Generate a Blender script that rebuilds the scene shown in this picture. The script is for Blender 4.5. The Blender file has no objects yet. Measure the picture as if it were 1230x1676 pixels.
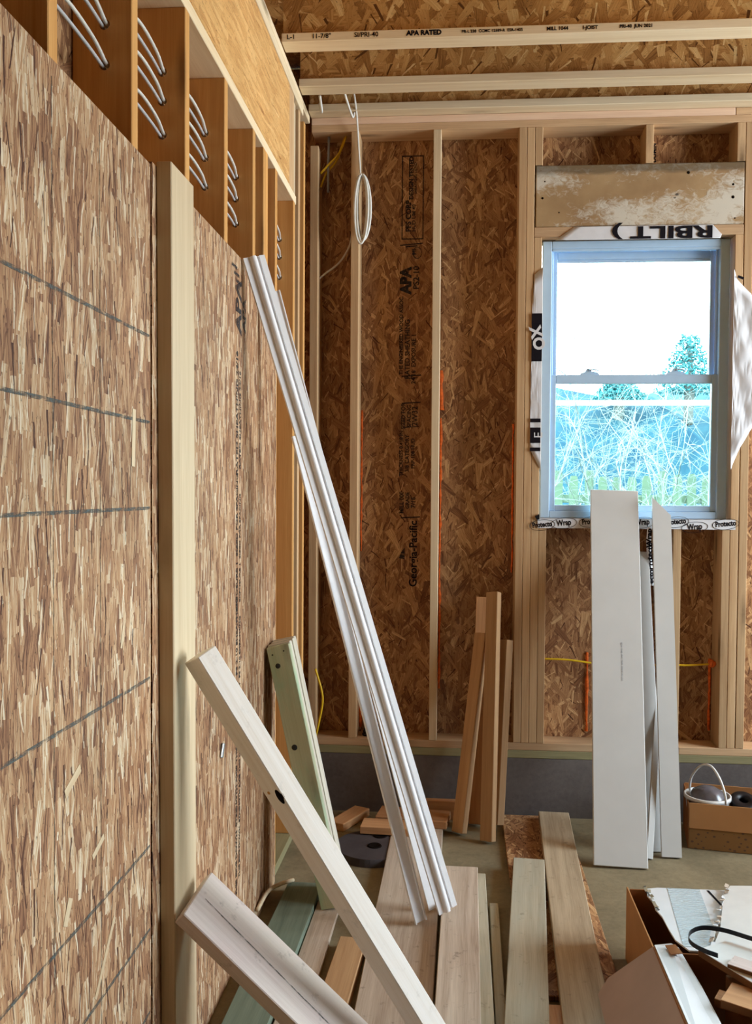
import bpy, bmesh, math, random
from mathutils import Vector, Matrix
random.seed(7)
S = bpy.context.scene
COL = S.collection
D = bpy.data

# ------------------------------------------------------------------ camera, sky, light, exposure
cam = D.cameras.new('camera'); camo = D.objects.new('camera', cam); COL.objects.link(camo); S.camera = camo
FPX, CX, CY, ROLL = 1463.30, 635.47, 848.45, -0.0067115
YAW, PIT = 0.07595, 0.02883
CAM = Vector((0.7402, -4.4231, 1.60))
_rt = Vector((math.cos(YAW), math.sin(YAW), 0))
_fw = Vector((-math.sin(YAW)*math.cos(PIT), math.cos(YAW)*math.cos(PIT), -math.sin(PIT)))
_up = _rt.cross(_fw)
_r2 = _rt*math.cos(ROLL) - _up*math.sin(ROLL)
_u2 = _rt*math.sin(ROLL) + _up*math.cos(ROLL)
_m = Matrix((_r2, _u2, -_fw)).transposed().to_4x4(); _m.translation = CAM
camo.matrix_world = _m
cam.sensor_fit = 'VERTICAL'; cam.sensor_height = 36.0; cam.sensor_width = 36.0*1230/1676
cam.lens = FPX/1676*36.0
cam.shift_x = -(CX-615)/1676; cam.shift_y = (CY-838)/1676
cam.clip_start = 0.05; cam.clip_end = 300

W = D.worlds.new('sky'); S.world = W; W.use_nodes = True
wn = W.node_tree.nodes; wl = W.node_tree.links
bg = wn['Background']
tc = wn.new('ShaderNodeTexCoord'); sp = wn.new('ShaderNodeSeparateXYZ'); rp = wn.new('ShaderNodeValToRGB')
wl.new(tc.outputs['Generated'], sp.inputs[0]); wl.new(sp.outputs['Z'], rp.inputs[0]); wl.new(rp.outputs[0], bg.inputs['Color'])
rp.color_ramp.elements[0].position = 0.0; rp.color_ramp.elements[0].color = (0.86, 0.95, 1.0, 1)
rp.color_ramp.elements[1].position = 0.6; rp.color_ramp.elements[1].color = (0.72, 0.88, 1.0, 1)
SKY = 24.0
bg.inputs['Strength'].default_value = SKY

def portal(name, loc, rot, sx, sy):
    l = D.lights.new(name, 'AREA'); l.shape = 'RECTANGLE'; l.size = sx; l.size_y = sy
    l.cycles.is_portal = True
    o = D.objects.new(name, l); COL.objects.link(o); o.location = loc; o.rotation_euler = rot
    return o
PI = math.pi
portal('back_window_portal', (1.6, 0.2, 2.17), (-PI/2, 0, 0), 0.92, 1.36)
portal('right_opening_portal', (5.66, -1.40, 2.275), (0, PI/2, 0), 2.45, 2.4)

vs = S.view_settings
vs.view_transform = 'Standard'; vs.look = 'None'; vs.gamma = 1.0; vs.use_curve_mapping = False
vs.exposure = 0.0
S.cycles.use_denoising = True
S.cycles.max_bounces = 10; S.cycles.diffuse_bounces = 6; S.cycles.transparent_max_bounces = 16
S.cycles.caustics_reflective = False; S.cycles.caustics_refractive = False

# ------------------------------------------------------------------ materials
def srgb(r, g, b):
    f = lambda c: (c/255/12.92) if c/255 <= 0.04045 else ((c/255+0.055)/1.055)**2.4
    return (f(r), f(g), f(b), 1)

class NT:
    def __init__(s, name):
        s.m = D.materials.new(name); s.m.use_nodes = True
        s.t = s.m.node_tree; s.n = s.t.nodes; s.l = s.t.links
        s.b = s.n['Principled BSDF']; s.out = s.n['Material Output']
    def node(s, kind, **kw):
        n = s.n.new(kind)
        for k, v in kw.items(): setattr(n, k, v)
        return n
    def link(s, a, b): s.l.new(a, b)
    def val(s, n, i, v):
        if hasattr(v, 'links') or hasattr(v, 'is_linked'): s.l.new(v, n.inputs[i])
        else: n.inputs[i].default_value = v
    def math(s, op, a, b=0.0, c=None, clamp=False):
        n = s.node('ShaderNodeMath', operation=op, use_clamp=clamp); s.val(n, 0, a); s.val(n, 1, b)
        if c is not None: s.val(n, 2, c)
        return n.outputs[0]
    def vmath(s, op, a, b):
        n = s.node('ShaderNodeVectorMath', operation=op); s.val(n, 0, a); s.val(n, 1, b); return n.outputs[0]
    def mix(s, f, a, b, mode='MIX'):
        n = s.node('ShaderNodeMix', data_type='RGBA', blend_type=mode); n.clamp_factor = True
        s.val(n, 0, f); s.val(n, 6, a); s.val(n, 7, b); return n.outputs[2]
    def ramp(s, f, stops, interp='LINEAR'):
        n = s.node('ShaderNodeValToRGB'); n.color_ramp.interpolation = interp
        e = n.color_ramp.elements
        while len(e) < len(stops): e.new(0.5)
        for el, (p, c) in zip(e, stops): el.position = p; el.color = c if len(c) == 4 else (*c, 1)
        s.val(n, 0, f); return n.outputs[0]
    def noise(s, vec, scale=1.0, detail=4.0, rough=0.55, dist=0.0, dims='3D'):
        n = s.node('ShaderNodeTexNoise', noise_dimensions=dims); s.val(n, 'Vector', vec)
        n.inputs['Scale'].default_value = scale; n.inputs['Detail'].default_value = detail
        n.inputs['Roughness'].default_value = rough; n.inputs['Distortion'].default_value = dist
        return n.outputs['Fac']
    def map(s, vec, scale=(1, 1, 1), rot=(0, 0, 0), loc=(0, 0, 0)):
        n = s.node('ShaderNodeMapping'); s.val(n, 0, vec)
        n.inputs['Scale'].default_value = scale; n.inputs['Rotation'].default_value = rot; n.inputs['Location'].default_value = loc
        return n.outputs[0]
    def coords(s, rnd=True):
        v = s.node('ShaderNodeTexCoord').outputs['Object']
        if rnd:
            r = s.node('ShaderNodeObjectInfo').outputs['Random']
            c = s.node('ShaderNodeCombineXYZ')
            for i, k in enumerate((37.0, 91.0, 53.0)): s.l.new(s.math('MULTIPLY', r, k), c.inputs[i])
            v = s.vmath('ADD', v, c.outputs[0])
        return v
    def bump(s, h, strength=0.3, dist=0.002):
        n = s.node('ShaderNodeBump'); n.inputs['Strength'].default_value = strength; n.inputs['Distance'].default_value = dist
        s.val(n, 'Height', h); s.l.new(n.outputs[0], s.b.inputs['Normal'])
    def done(s, col=None, rough=0.6, spec=0.3):
        if col is not None: s.val(s.b, 'Base Color', col)
        s.val(s.b, 'Roughness', rough); s.b.inputs['Specular IOR Level'].default_value = spec
        return s.m

def plain(name, col, rough=0.6, spec=0.3, metal=0.0, var=0.06, scale=18):
    t = NT(name); v = t.coords(False)
    n = t.noise(v, scale, 4)
    d = tuple(max(0, c*(1-var*2)) for c in col[:3]); l = tuple(min(1, c*(1+var)) for c in col[:3])
    c = t.ramp(n, [(0.3, d), (0.7, l)])
    t.b.inputs['Metallic'].default_value = metal
    return t.done(c, rough, spec)

def wood(name, light, dark, rough=0.7, knots=0.9, grey=None, greyamt=0.0, dirt=0.0, stain=None, stainamt=0.0, fine=0.5):
    """sawn softwood, grain along local X"""
    t = NT(name); v = t.coords()
    warp = t.noise(t.map(v, (0.9, 5, 5)), 1.0, 3)
    v2 = t.vmath('ADD', v, t.vmath('MULTIPLY', t.node('ShaderNodeCombineXYZ').outputs[0], (0, 0, 0)))
    wv = t.node('ShaderNodeCombineXYZ'); t.link(t.math('MULTIPLY', warp, 0.05), wv.inputs[1]); t.link(t.math('MULTIPLY', warp, 0.03), wv.inputs[2])
    v2 = t.vmath('ADD', v, wv.outputs[0])
    g1 = t.noise(t.map(v2, (1.3, 34, 34)), 1.0, 5, 0.6)
    g2 = t.noise(t.map(v2, (6, 260, 260)), 1.0, 3, 0.6)
    g3 = t.noise(t.map(v, (0.8, 3.5, 3.5)), 1.0, 3, 0.5)
    f = t.math('ADD', t.math('MULTIPLY', g1, 0.65), t.math('MULTIPLY', g2, 0.35*fine*2))
    f = t.math('ADD', t.math('MULTIPLY', f, 0.75), t.math('MULTIPLY', g3, 0.3))
    c = t.ramp(f, [(0.36, dark), (0.50, tuple((a+b)/2 for a, b in zip(light, dark))), (0.66, light)])
    # knots
    vo = t.node('ShaderNodeTexVoronoi', feature='F1'); t.val(vo, 'Vector', t.map(v, (2.1, 11, 11))); vo.inputs['Scale'].default_value = 1.0
    kd = t.math('SUBTRACT', vo.outputs['Distance'], t.math('MULTIPLY', t.noise(v, 60, 2), 0.05))
    sepc = t.node('ShaderNodeSeparateColor'); t.link(vo.outputs['Color'], sepc.inputs[0])
    on = t.math('GREATER_THAN', sepc.outputs[0], 1-0.45*knots)
    kf = t.math('MULTIPLY', t.ramp(kd, [(0.05, (1, 1, 1)), (0.16, (0.35, 0.35, 0.35)), (0.26, (0, 0, 0))]), on)
    c = t.mix(t.math('MULTIPLY', kf, 0.85), c, tuple(x*0.32 for x in dark[:3])+(1,))
    if grey is not None:
        gm = t.ramp(t.noise(t.map(v, (1.6, 6, 6)), 1.5, 4), [(0.5-greyamt*0.35, (0, 0, 0)), (0.78-greyamt*0.35, (1, 1, 1))])
        c = t.mix(t.math('MULTIPLY', gm, min(1, greyamt+0.25)), c, grey)
    if dirt:
        dm = t.ramp(t.noise(v, 22, 6, 0.7), [(0.60, (0, 0, 0)), (0.72, (1, 1, 1))])
        c = t.mix(t.math('MULTIPLY', dm, dirt), c, tuple(x*0.35 for x in dark[:3])+(1,))
    if stain is not None:
        sm = t.ramp(t.noise(t.map(v, (3, 10, 10)), 1.0, 5, 0.65), [(0.48, (0, 0, 0)), (0.68, (1, 1, 1))])
        c = t.mix(t.math('MULTIPLY', sm, stainamt), c, stain)
    r = t.node('ShaderNodeObjectInfo').outputs['Random']
    h = t.node('ShaderNodeHueSaturation'); t.link(c, h.inputs['Color'])
    t.link(t.math('ADD', 0.86, t.math('MULTIPLY', r, 0.26)), h.inputs['Value'])
    t.bump(f, 0.25, 0.0015)
    return t.done(h.outputs[0], rough, 0.25)

def osb(name, cols, base, spread, size=(0.018, 0.11), layers=8, rough=0.62, value=1.0, grain=0.3, slivers=1.0, iso=0.40, contrast=0.72):
    """oriented strand board on the local XY plane: layers of separate straight strands, each with its own
    angle, width and tone, running mostly along local X"""
    t = NT(name); v = t.coords()
    sx = t.node('ShaderNodeSeparateXYZ'); t.link(v, sx.inputs[0])
    cx = t.node('ShaderNodeCombineXYZ'); t.link(sx.outputs[0], cx.inputs[0]); t.link(sx.outputs[1], cx.inputs[1])
    uv = cx.outputs[0]
    streak = t.noise(t.map(uv, (7, 95, 1)), 1.0, 4, 0.65, 0.4, '2D')
    col = t.ramp(t.math('ADD', t.math('MULTIPLY', t.math('SUBTRACT', streak, 0.5), 1.6), 0.42), cols)
    hgt = streak
    W_, L_ = size
    wn_ = t.node('ShaderNodeTexNoise', noise_dimensions='2D'); t.val(wn_, 'Vector', uv); wn_.inputs['Scale'].default_value = 24.0; wn_.inputs['Detail'].default_value = 3.0
    uvw = t.vmath('ADD', uv, t.vmath('MULTIPLY', t.vmath('SUBTRACT', wn_.outputs['Color'], (0.5, 0.5, 0.5)), (0.007, 0.007, 0)))
    for i in range(layers):
        thin = i in (5, 8)
        k = (1.0, 0.72, 0.6, 0.9, 0.62, 0.5, 0.8, 0.66, 0.55)[i % 9]
        cl, cw = L_*k*1.08, L_*k*iso
        q = t.vmath('ADD', t.vmath('MULTIPLY', uvw, (1/cl, 1/cw, 0)), (i*3.37, i*5.13, 0))
        vo = t.node('ShaderNodeTexVoronoi', voronoi_dimensions='2D', feature='F1'); t.val(vo, 'Vector', q)
        vo.inputs['Scale'].default_value = 1.0; vo.inputs['Randomness'].default_value = 0.9
        sc = t.node('ShaderNodeSeparateColor'); t.link(vo.outputs['Color'], sc.inputs[0])
        d = t.vmath('MULTIPLY', t.vmath('SUBTRACT', q, vo.outputs['Position']), (cl, cw, 0))
        ang = t.math('MULTIPLY_ADD', t.math('SUBTRACT', sc.outputs[0], 0.5), 2*spread, base)
        ds = t.node('ShaderNodeSeparateXYZ'); t.link(d, ds.inputs[0])
        cs, sn = t.math('COSINE', ang), t.math('SINE', ang)
        lu = t.math('ADD', t.math('MULTIPLY', ds.outputs[0], cs), t.math('MULTIPLY', ds.outputs[1], sn))
        lv = t.math('SUBTRACT', t.math('MULTIPLY', ds.outputs[1], cs), t.math('MULTIPLY', ds.outputs[0], sn))
        wid = W_*k*(0.22 if thin else 0.75)
        hw = t.math('MULTIPLY', t.math('ADD', 0.35, sc.outputs[1]), wid)
        # strands taper a little towards one end
        hw = t.math('MULTIPLY', hw, t.math('MULTIPLY_ADD', lu, 2.2/L_*0.5, 1.0))
        inw = t.math('LESS_THAN', t.math('ABSOLUTE', lv), hw)
        inl = t.math('LESS_THAN', t.math('ABSOLUTE', lu), L_*k*0.47)
        mk = t.math('MULTIPLY', inw, inl)
        gv = t.node('ShaderNodeCombineXYZ'); t.link(t.math('MULTIPLY', lu, 12), gv.inputs[0]); t.link(t.math('MULTIPLY', lv, 320), gv.inputs[1]); t.link(t.math('MULTIPLY', sc.outputs[2], 40), gv.inputs[2])
        fl = t.noise(gv.outputs[0], 1.0, 2, 0.6)
        if thin:
            tone = t.math('MULTIPLY', t.math('GREATER_THAN', sc.outputs[2], 0.62), 0.95)
            mk = t.math('MULTIPLY', mk, t.math('GREATER_THAN', t.math('FRACT', t.math('MULTIPLY', sc.outputs[2], 7.31)), 1.0-0.42*slivers))
        else:
            tone = t.math('MULTIPLY_ADD', t.math('SUBTRACT', sc.outputs[2], 0.5), contrast, 0.52)
            tone = t.math('ADD', tone, t.math('MULTIPLY', t.math('SUBTRACT', fl, 0.5), grain*2))
            # a thin shaded rim where the strand dips under its neighbour
            rim = t.math('GREATER_THAN', t.math('ABSOLUTE', lv), t.math('SUBTRACT', hw, 0.0009))
            tone = t.math('SUBTRACT', tone, t.math('MULTIPLY', rim, 0.22))
        col = t.mix(mk, col, t.ramp(tone, cols))
        hm = t.node('ShaderNodeMix', data_type='FLOAT'); t.link(mk, hm.inputs[0]); t.link(hgt, hm.inputs[2]); t.link(sc.outputs[2], hm.inputs[3]); hgt = hm.outputs[0]
    pit = t.ramp(t.noise(t.map(uv, (70, 160, 1)), 1.0, 3, 0.7, 0.6, '2D'), [(0.63, (0, 0, 0)), (0.70, (1, 1, 1))])
    col = t.mix(t.math('MULTIPLY', pit, 0.6), col, tuple(x*0.35 for x in cols[0][1][:3])+(1,))
    big = t.ramp(t.noise(uv, 2.2, 3, 0.6, 0, '2D'), [(0.3, (0.84*value,)*3), (0.7, (1.06*value,)*3)])
    col = t.mix(1.0, col, big, 'MULTIPLY')
    t.bump(t.math('ADD', hgt, t.math('MULTIPLY', pit, -0.8)), 0.4, 0.002)
    return t.done(col, rough, 0.15)

A = math.radians
M = {}
M['osb_pale'] = osb('osb_pale', [(0.0, srgb(92, 60, 48)), (0.22, srgb(150, 106, 80)), (0.5, srgb(194, 148, 108)), (0.78, srgb(218, 184, 144)), (1.0, srgb(246, 230, 202))],
                    0.0, A(14), (0.018, 0.16), 9, 0.75, 0.80, 0.9, 1.0, 0.34, 0.60)
M['osb_dark'] = osb('osb_dark', [(0.0, srgb(78, 46, 32)), (0.22, srgb(128, 88, 60)), (0.5, srgb(160, 118, 82)), (0.78, srgb(184, 142, 100)), (1.0, srgb(216, 180, 134))],
                    0.0, A(62), (0.016, 0.14), 10, 0.6, 1.1, 0.5, 0.9, 0.62, 0.66)
M['osb_gold'] = osb('osb_gold', [(0.0, srgb(104, 66, 32)), (0.22, srgb(164, 116, 62)), (0.5, srgb(198, 148, 86)), (0.8, srgb(218, 174, 110)), (1.0, srgb(240, 208, 148))],
                    A(84), A(50), (0.036, 0.17), 9, 0.6, 1.0, 0.4, 0.8, 0.7, 0.7)
M['lsl'] = osb('lsl', [(0.0, srgb(150, 100, 56)), (0.2, srgb(202, 150, 92)), (0.5, srgb(220, 172, 110)), (0.85, srgb(234, 190, 128)), (1.0, srgb(246, 216, 160))],
               0.0, A(9), (0.014, 0.26), 8, 0.55, 1.0, 0.3, 0.5, 0.4, 0.5)
M['stud'] = wood('stud_spruce', srgb(212, 178, 136), srgb(174, 134, 94), knots=0.7)
M['stud_orange'] = wood('stud_orange', srgb(222, 170, 104), srgb(192, 134, 70), knots=0.5)
M['plate'] = wood('plate_spruce', srgb(208, 174, 136), srgb(170, 132, 96), knots=0.6)
M['plate_pink'] = wood('plate_pink', srgb(232, 204, 178), srgb(206, 168, 140), knots=0.5)
M['flange'] = wood('flange_pine', srgb(240, 222, 190), srgb(216, 190, 150), knots=0.4)
M['post'] = wood('post_pine', srgb(220, 198, 164), srgb(196, 170, 134), knots=0.7)
M['white_wood'] = wood('pale_sawn_pine', srgb(252, 246, 238), srgb(232, 220, 204), knots=0.5, dirt=0.25)
M['pink_wood'] = wood('pale_pinkish_pine', srgb(230, 214, 208), srgb(194, 170, 162), knots=0.5, dirt=0.55, grey=srgb(226, 218, 204), greyamt=0.35)
M['floor_wood'] = wood('dusty_floor_lumber', srgb(212, 196, 178), srgb(158, 136, 116), knots=0.8, dirt=0.6)
M['dry_wood'] = wood('dry_tan_lumber', srgb(208, 188, 158), srgb(152, 130, 102), knots=0.9, dirt=0.5)
M['grey_wood'] = wood('weathered_lumber', srgb(198, 188, 164), srgb(146, 130, 104), knots=1.0, grey=srgb(178, 178, 162), greyamt=0.4, dirt=0.6)
M['brown_wood'] = wood('brown_offcut', srgb(206, 158, 112), srgb(168, 116, 74), knots=0.4)
M['stick'] = wood('brown_stick', srgb(198, 160, 118), srgb(162, 122, 84), knots=0.8)
M['green_wood'] = wood('treated_green_lumber', srgb(212, 218, 190), srgb(186, 190, 150), knots=0.8, stain=srgb(150, 204, 172), stainamt=0.55)
M['treated_pale'] = wood('treated_pale_lumber', srgb(214, 208, 194), srgb(186, 178, 158), knots=0.6)
M['green_dark'] = wood('treated_dark_lumber', srgb(134, 148, 130), srgb(98, 112, 98), knots=0.6)
M['sill_green'] = wood('treated_sill', srgb(158, 150, 112), srgb(126, 118, 82), knots=0.4)
M['vinyl'] = plain('sky_tinted_vinyl', srgb(186, 214, 240), 0.28, 0.5, var=0.02)  # white vinyl with the skylight's blue cast put into its base colour
M['trim_vinyl'] = plain('glossy_white_trim', srgb(236, 236, 238), 0.40, 0.4, var=0.02)
M['pvc'] = plain('white_pvc_board', srgb(208, 207, 204), 0.5, 0.3, var=0.02, scale=6)
M['wire_white'] = plain('white_cable_jacket', srgb(226, 224, 216), 0.4)
M['wire_white2'] = plain('dusty_cable_jacket', srgb(196, 196, 198), 0.45)
M['wire_grey'] = plain('grey_cable_jacket', srgb(150, 152, 158), 0.4)
M['wire_yellow'] = plain('yellow_cable_jacket', srgb(226, 186, 40), 0.4)
M['foam'] = plain('orange_foam', srgb(246, 112, 40), 0.7, var=0.2, scale=60)
M['black'] = plain('black_plastic', srgb(22, 20, 24), 0.45)
M['ink'] = plain('black_ink', srgb(26, 22, 28), 0.8, 0.1)
M['hole'] = plain('dark_bore', srgb(24, 16, 12), 0.9, 0.05)
M['metal'] = plain('galvanised_clip', srgb(190, 196, 198), 0.35, 0.5, 0.7)
M['screw'] = plain('dark_bolt', srgb(44, 44, 40), 0.5)
M['card'] = plain('brown_cardboard', srgb(178, 128, 82), 0.8, 0.1, var=0.05, scale=5)
M['card_dark'] = plain('inner_cardboard', srgb(150, 100, 62), 0.85, 0.1, var=0.06, scale=5)
M['card_mauve'] = plain('dusty_cardboard', srgb(176, 146, 128), 0.8, 0.1, var=0.05, scale=5)
M['white_board'] = plain('white_paperboard', srgb(222, 224, 226), 0.5, 0.3, var=0.03, scale=8)
M['bucket'] = plain('white_bucket_plastic', srgb(226, 224, 220), 0.4, 0.4)
M['grey_bag'] = plain('grey_film', srgb(96, 92, 98), 0.25, 0.6, var=0.3, scale=14)
M['wrap'] = plain('white_house_wrap', srgb(222, 222, 226), 0.55, 0.3, var=0.03)
M['lam'] = plain('white_laminate', srgb(224, 222, 218), 0.3, 0.4, var=0.03)
M['lam_edge'] = plain('fibreboard_edge', srgb(120, 80, 48), 0.8, 0.1, var=0.1)
M['low_bounce_dark'] = plain('dark_low_bounce_wall', srgb(74, 68, 66), 0.9, 0.05, var=0.1, scale=3)  # dark tone added to the unseen walls to cut the light they bounce
M['asphalt'] = plain('black_cover_plastic', srgb(74, 68, 70), 0.55, 0.3, var=0.12, scale=14)

def mk_ink_broken(name, col, cover=0.5):
    t = NT(name); v = t.coords(False)
    n = t.noise(t.map(v, (26, 90, 90)), 1.0, 4, 0.7)
    m = t.ramp(n, [(cover-0.14, (1, 1, 1)), (cover+0.14, (0.0, 0.0, 0.0))])
    tr = t.node('ShaderNodeBsdfTransparent'); mx = t.node('ShaderNodeMixShader')
    t.val(t.b, 'Base Color', col); t.b.inputs['Roughness'].default_value = 0.8
    t.link(m, mx.inputs[0]); t.link(tr.outputs[0], mx.inputs[1]); t.link(t.b.outputs[0], mx.inputs[2]); t.link(mx.outputs[0], t.out.inputs[0])
    return t.m
M['ink_line'] = mk_ink_broken('worn_line_ink', srgb(84, 88, 84), 0.50)
M['ink_worn'] = mk_ink_broken('worn_stamp_ink', srgb(36, 28, 30), 0.58)

def mk_glass():
    t = NT('window_glass'); tr = t.node('ShaderNodeBsdfTransparent'); tr.inputs[0].default_value = (0.80, 0.97, 0.99, 1)
    gl = t.node('ShaderNodeBsdfGlossy'); gl.inputs['Roughness'].default_value = 0.02
    fr = t.node('ShaderNodeFresnel'); fr.inputs[0].default_value = 1.35
    mx = t.node('ShaderNodeMixShader'); t.link(fr.outputs[0], mx.inputs[0]); t.link(tr.outputs[0], mx.inputs[1]); t.link(gl.outputs[0], mx.inputs[2]); t.link(mx.outputs[0], t.out.inputs[0])
    return t.m
M['glass'] = mk_glass()

def mk_concrete(name, a, b, scale=3.0, rough=0.75):
    t = NT(name); v = t.coords(False)
    n = t.math('ADD', t.math('MULTIPLY', t.noise(v, scale, 6, 0.6, 0.3), 0.7), t.math('MULTIPLY', t.noise(v, 45, 5, 0.7), 0.3))
    c = t.ramp(n, [(0.36, a), (0.62, b)])
    sp_ = t.ramp(t.noise(v, 120, 2, 0.5), [(0.66, (0, 0, 0)), (0.72, (1, 1, 1))])
    c = t.mix(t.math('MULTIPLY', sp_, 0.35), c, srgb(84, 76, 66))
    t.bump(n, 0.2, 0.003)
    return t.done(c, rough, 0.25)
M['slab'] = mk_concrete('concrete_slab', srgb(112, 101, 78), srgb(146, 133, 105))
M['stem'] = mk_concrete('concrete_stem_wall', srgb(88, 80, 78), srgb(114, 106, 102), 2.0)

def mk_oldpaint():
    t = NT('peeling_paint'); v = t.coords(False)
    base = t.ramp(t.noise(v, 5, 4), [(0.3, srgb(150, 118, 82)), (0.7, srgb(178, 148, 108))])
    loc = t.noise(t.map(v, (2.6, 5, 5), (0, 0, 0), (0.35, 0, 0)), 1.0, 2, 0.5)
    fine = t.noise(t.map(v, (26, 40, 40)), 1.0, 6, 0.72, 0.8)
    m = t.ramp(t.math('ADD', t.math('MULTIPLY', loc, 0.75), t.math('MULTIPLY', fine, 0.5)), [(0.62, (0, 0, 0)), (0.74, (1, 1, 1))])
    c = t.mix(t.math('MULTIPLY', m, 0.8), base, srgb(216, 210, 196))
    s = t.node('ShaderNodeSeparateXYZ'); t.link(v, s.inputs[0])
    edge = t.ramp(t.math('ADD', t.math('MULTIPLY', s.outputs[1], 1.0), t.math('MULTIPLY', t.noise(t.map(v, (5, 20, 20)), 1, 4), 0.06)), [(0.125, (0, 0, 0)), (0.145, (1, 1, 1))])
    c = t.mix(t.math('MULTIPLY', edge, 0.75), c, srgb(96, 82, 62))
    dk = t.ramp(t.noise(t.map(v, (9, 16, 16)), 1.0, 4, 0.6), [(0.70, (0, 0, 0)), (0.74, (1, 1, 1))])
    c = t.mix(t.math('MULTIPLY', dk, 0.85), c, srgb(52, 42, 36))
    t.bump(m, 0.4, 0.002)
    return t.done(c, 0.6, 0.3)
M['oldpaint'] = mk_oldpaint()

def mk_printed_card():
    t = NT('printed_cardboard'); v = t.coords(False)
    s = t.node('ShaderNodeSeparateXYZ'); t.link(v, s.inputs[0])
    vo = t.node('ShaderNodeTexVoronoi', feature='F1'); t.val(vo, 'Vector', t.map(v, (34, 46, 1), (0, 0, 0.5))); vo.inputs['Scale'].default_value = 1.0; vo.inputs['Randomness'].default_value = 0.35
    m = t.math('LESS_THAN', vo.outputs['Distance'], 0.22)
    c = t.mix(t.math('MULTIPLY', m, 0.6), srgb(140, 102, 62), srgb(66, 54, 60))
    return t.done(c, 0.8, 0.1)
M['card_print'] = mk_printed_card()

def mk_tape():
    t = NT('reinforced_tape'); v = t.coords(False)
    wv = t.node('ShaderNodeTexWave', wave_type='BANDS', bands_direction='Y'); t.val(wv, 'Vector', v); wv.inputs['Scale'].default_value = 22.0; wv.inputs['Distortion'].default_value = 2.5
    wv.inputs['Detail Scale'].default_value = 3
    t.bump(wv.outputs['Fac'], 0.7, 0.004)
    return t.done(srgb(206, 222, 230), 0.16, 0.7)
M['tape'] = mk_tape()

def mk_veg(name, a, b, sc=3):
    t = NT(name); v = t.coords(False)
    n = t.noise(v, sc, 6, 0.7)
    return t.done(t.ramp(n, [(0.35, a), (0.65, b)]), 0.9, 0.1)
M['lawn'] = mk_veg('yard_grass', (0.03, 0.05, 0.03, 1), (0.06, 0.08, 0.045, 1), 2)
M['hill'] = mk_veg('wooded_hill', (0.006, 0.02, 0.031, 1), (0.015, 0.042, 0.05, 1), 1.4)
M['leaf'] = mk_veg('evergreen_needles', (0.02, 0.08, 0.085, 1), (0.045, 0.13, 0.125, 1), 6)
M['twig'] = plain('pale_bare_twig', (0.19, 0.19, 0.175, 1), 0.8, 0.1, var=0.2)
M['picket'] = wood('fence_picket', (0.09, 0.11, 0.06, 1), (0.055, 0.075, 0.05, 1), knots=0.3)
M['rail_white'] = plain('white_painted_rail', (0.8, 0.8, 0.8, 1), 0.5)
M['soil'] = plain('bark', (0.07, 0.06, 0.05, 1), 0.9)

# ------------------------------------------------------------------ geometry helpers
def link(name, me, mat=None, parent=None, mw=None):
    o = D.objects.new(name, me); COL.objects.link(o)
    if mat is not None and len(me.materials) == 0: me.materials.append(mat)
    if parent is not None: o.parent = parent
    if mw is not None:
        if parent is not None: o.matrix_local = mw
        else: o.matrix_world = mw
    return o
def tag(o, label, cat, group=None, kind=None):
    o['label'] = label; o['category'] = cat
    if group: o['group'] = group
    if kind: o['kind'] = kind
    return o
def struct(o): o['kind'] = 'structure'; return o
def empty(name, mw):
    o = D.objects.new(name, None); COL.objects.link(o); o.empty_display_size = 0.05
    o.matrix_world = mw if isinstance(mw, Matrix) else Matrix.Translation(mw); return o
def frame(o, a, w, t):
    m = Matrix((Vector(a), Vector(w), Vector(t))).transposed().to_4x4(); m.translation = Vector(o); return m
X, Y, Z = Vector((1, 0, 0)), Vector((0, 1, 0)), Vector((0, 0, 1))

def bm_box(bm, lo, hi, bev=0.0):
    r = bmesh.ops.create_cube(bm, size=1.0)
    c = [(a+b)/2 for a, b in zip(lo, hi)]; s = [b-a for a, b in zip(lo, hi)]
    for v in r['verts']: v.co = Vector((v.co.x*s[0]+c[0], v.co.y*s[1]+c[1], v.co.z*s[2]+c[2]))
    if bev:
        es = list({e for v in r['verts'] for e in v.link_edges})
        bmesh.ops.bevel(bm, geom=es, offset=min(bev, min(s)*0.3), segments=1, affect='EDGES', profile=0.5)
def to_me(bm, name, smooth=False):
    me = D.meshes.new(name); bmesh.ops.recalc_face_normals(bm, faces=bm.faces); bm.to_mesh(me); bm.free()
    if smooth:
        for p in me.polygons: p.use_smooth = True
    return me
def board(name, mw, L, Wd, T, mat, parent=None, bev=0.0025, warp=0.0):
    """box centred on its frame, length on local X, width Y, thickness Z; optional crook and rough ends"""
    bm = bmesh.new(); bm_box(bm, (-L/2, -Wd/2, -T/2), (L/2, Wd/2, T/2), bev)
    if warp:
        es = [e for e in bm.edges if abs((e.verts[0].co-e.verts[1].co).x) > L*0.5]
        bmesh.ops.subdivide_edges(bm, edges=es, cuts=8, use_grid_fill=True)
        for v in bm.verts: v.co.z += warp*(1-(2*v.co.x/L)**2)
    return link(name, to_me(bm, name), mat, parent, mw)
def abox(name, lo, hi, mat, parent=None, bev=0.002, axis='X'):
    """axis-aligned box; axis names the grain direction"""
    lo, hi = Vector(lo), Vector(hi); c = (lo+hi)/2; s = hi-lo
    if axis == 'X': return board(name, frame(c, X, Y, Z), s.x, s.y, s.z, mat, parent, bev)
    if axis == 'Y': return board(name, frame(c, Y, -X, Z), s.y, s.x, s.z, mat, parent, bev)
    return board(name, frame(c, Z, X, Y), s.z, s.x, s.y, mat, parent, bev)
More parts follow.
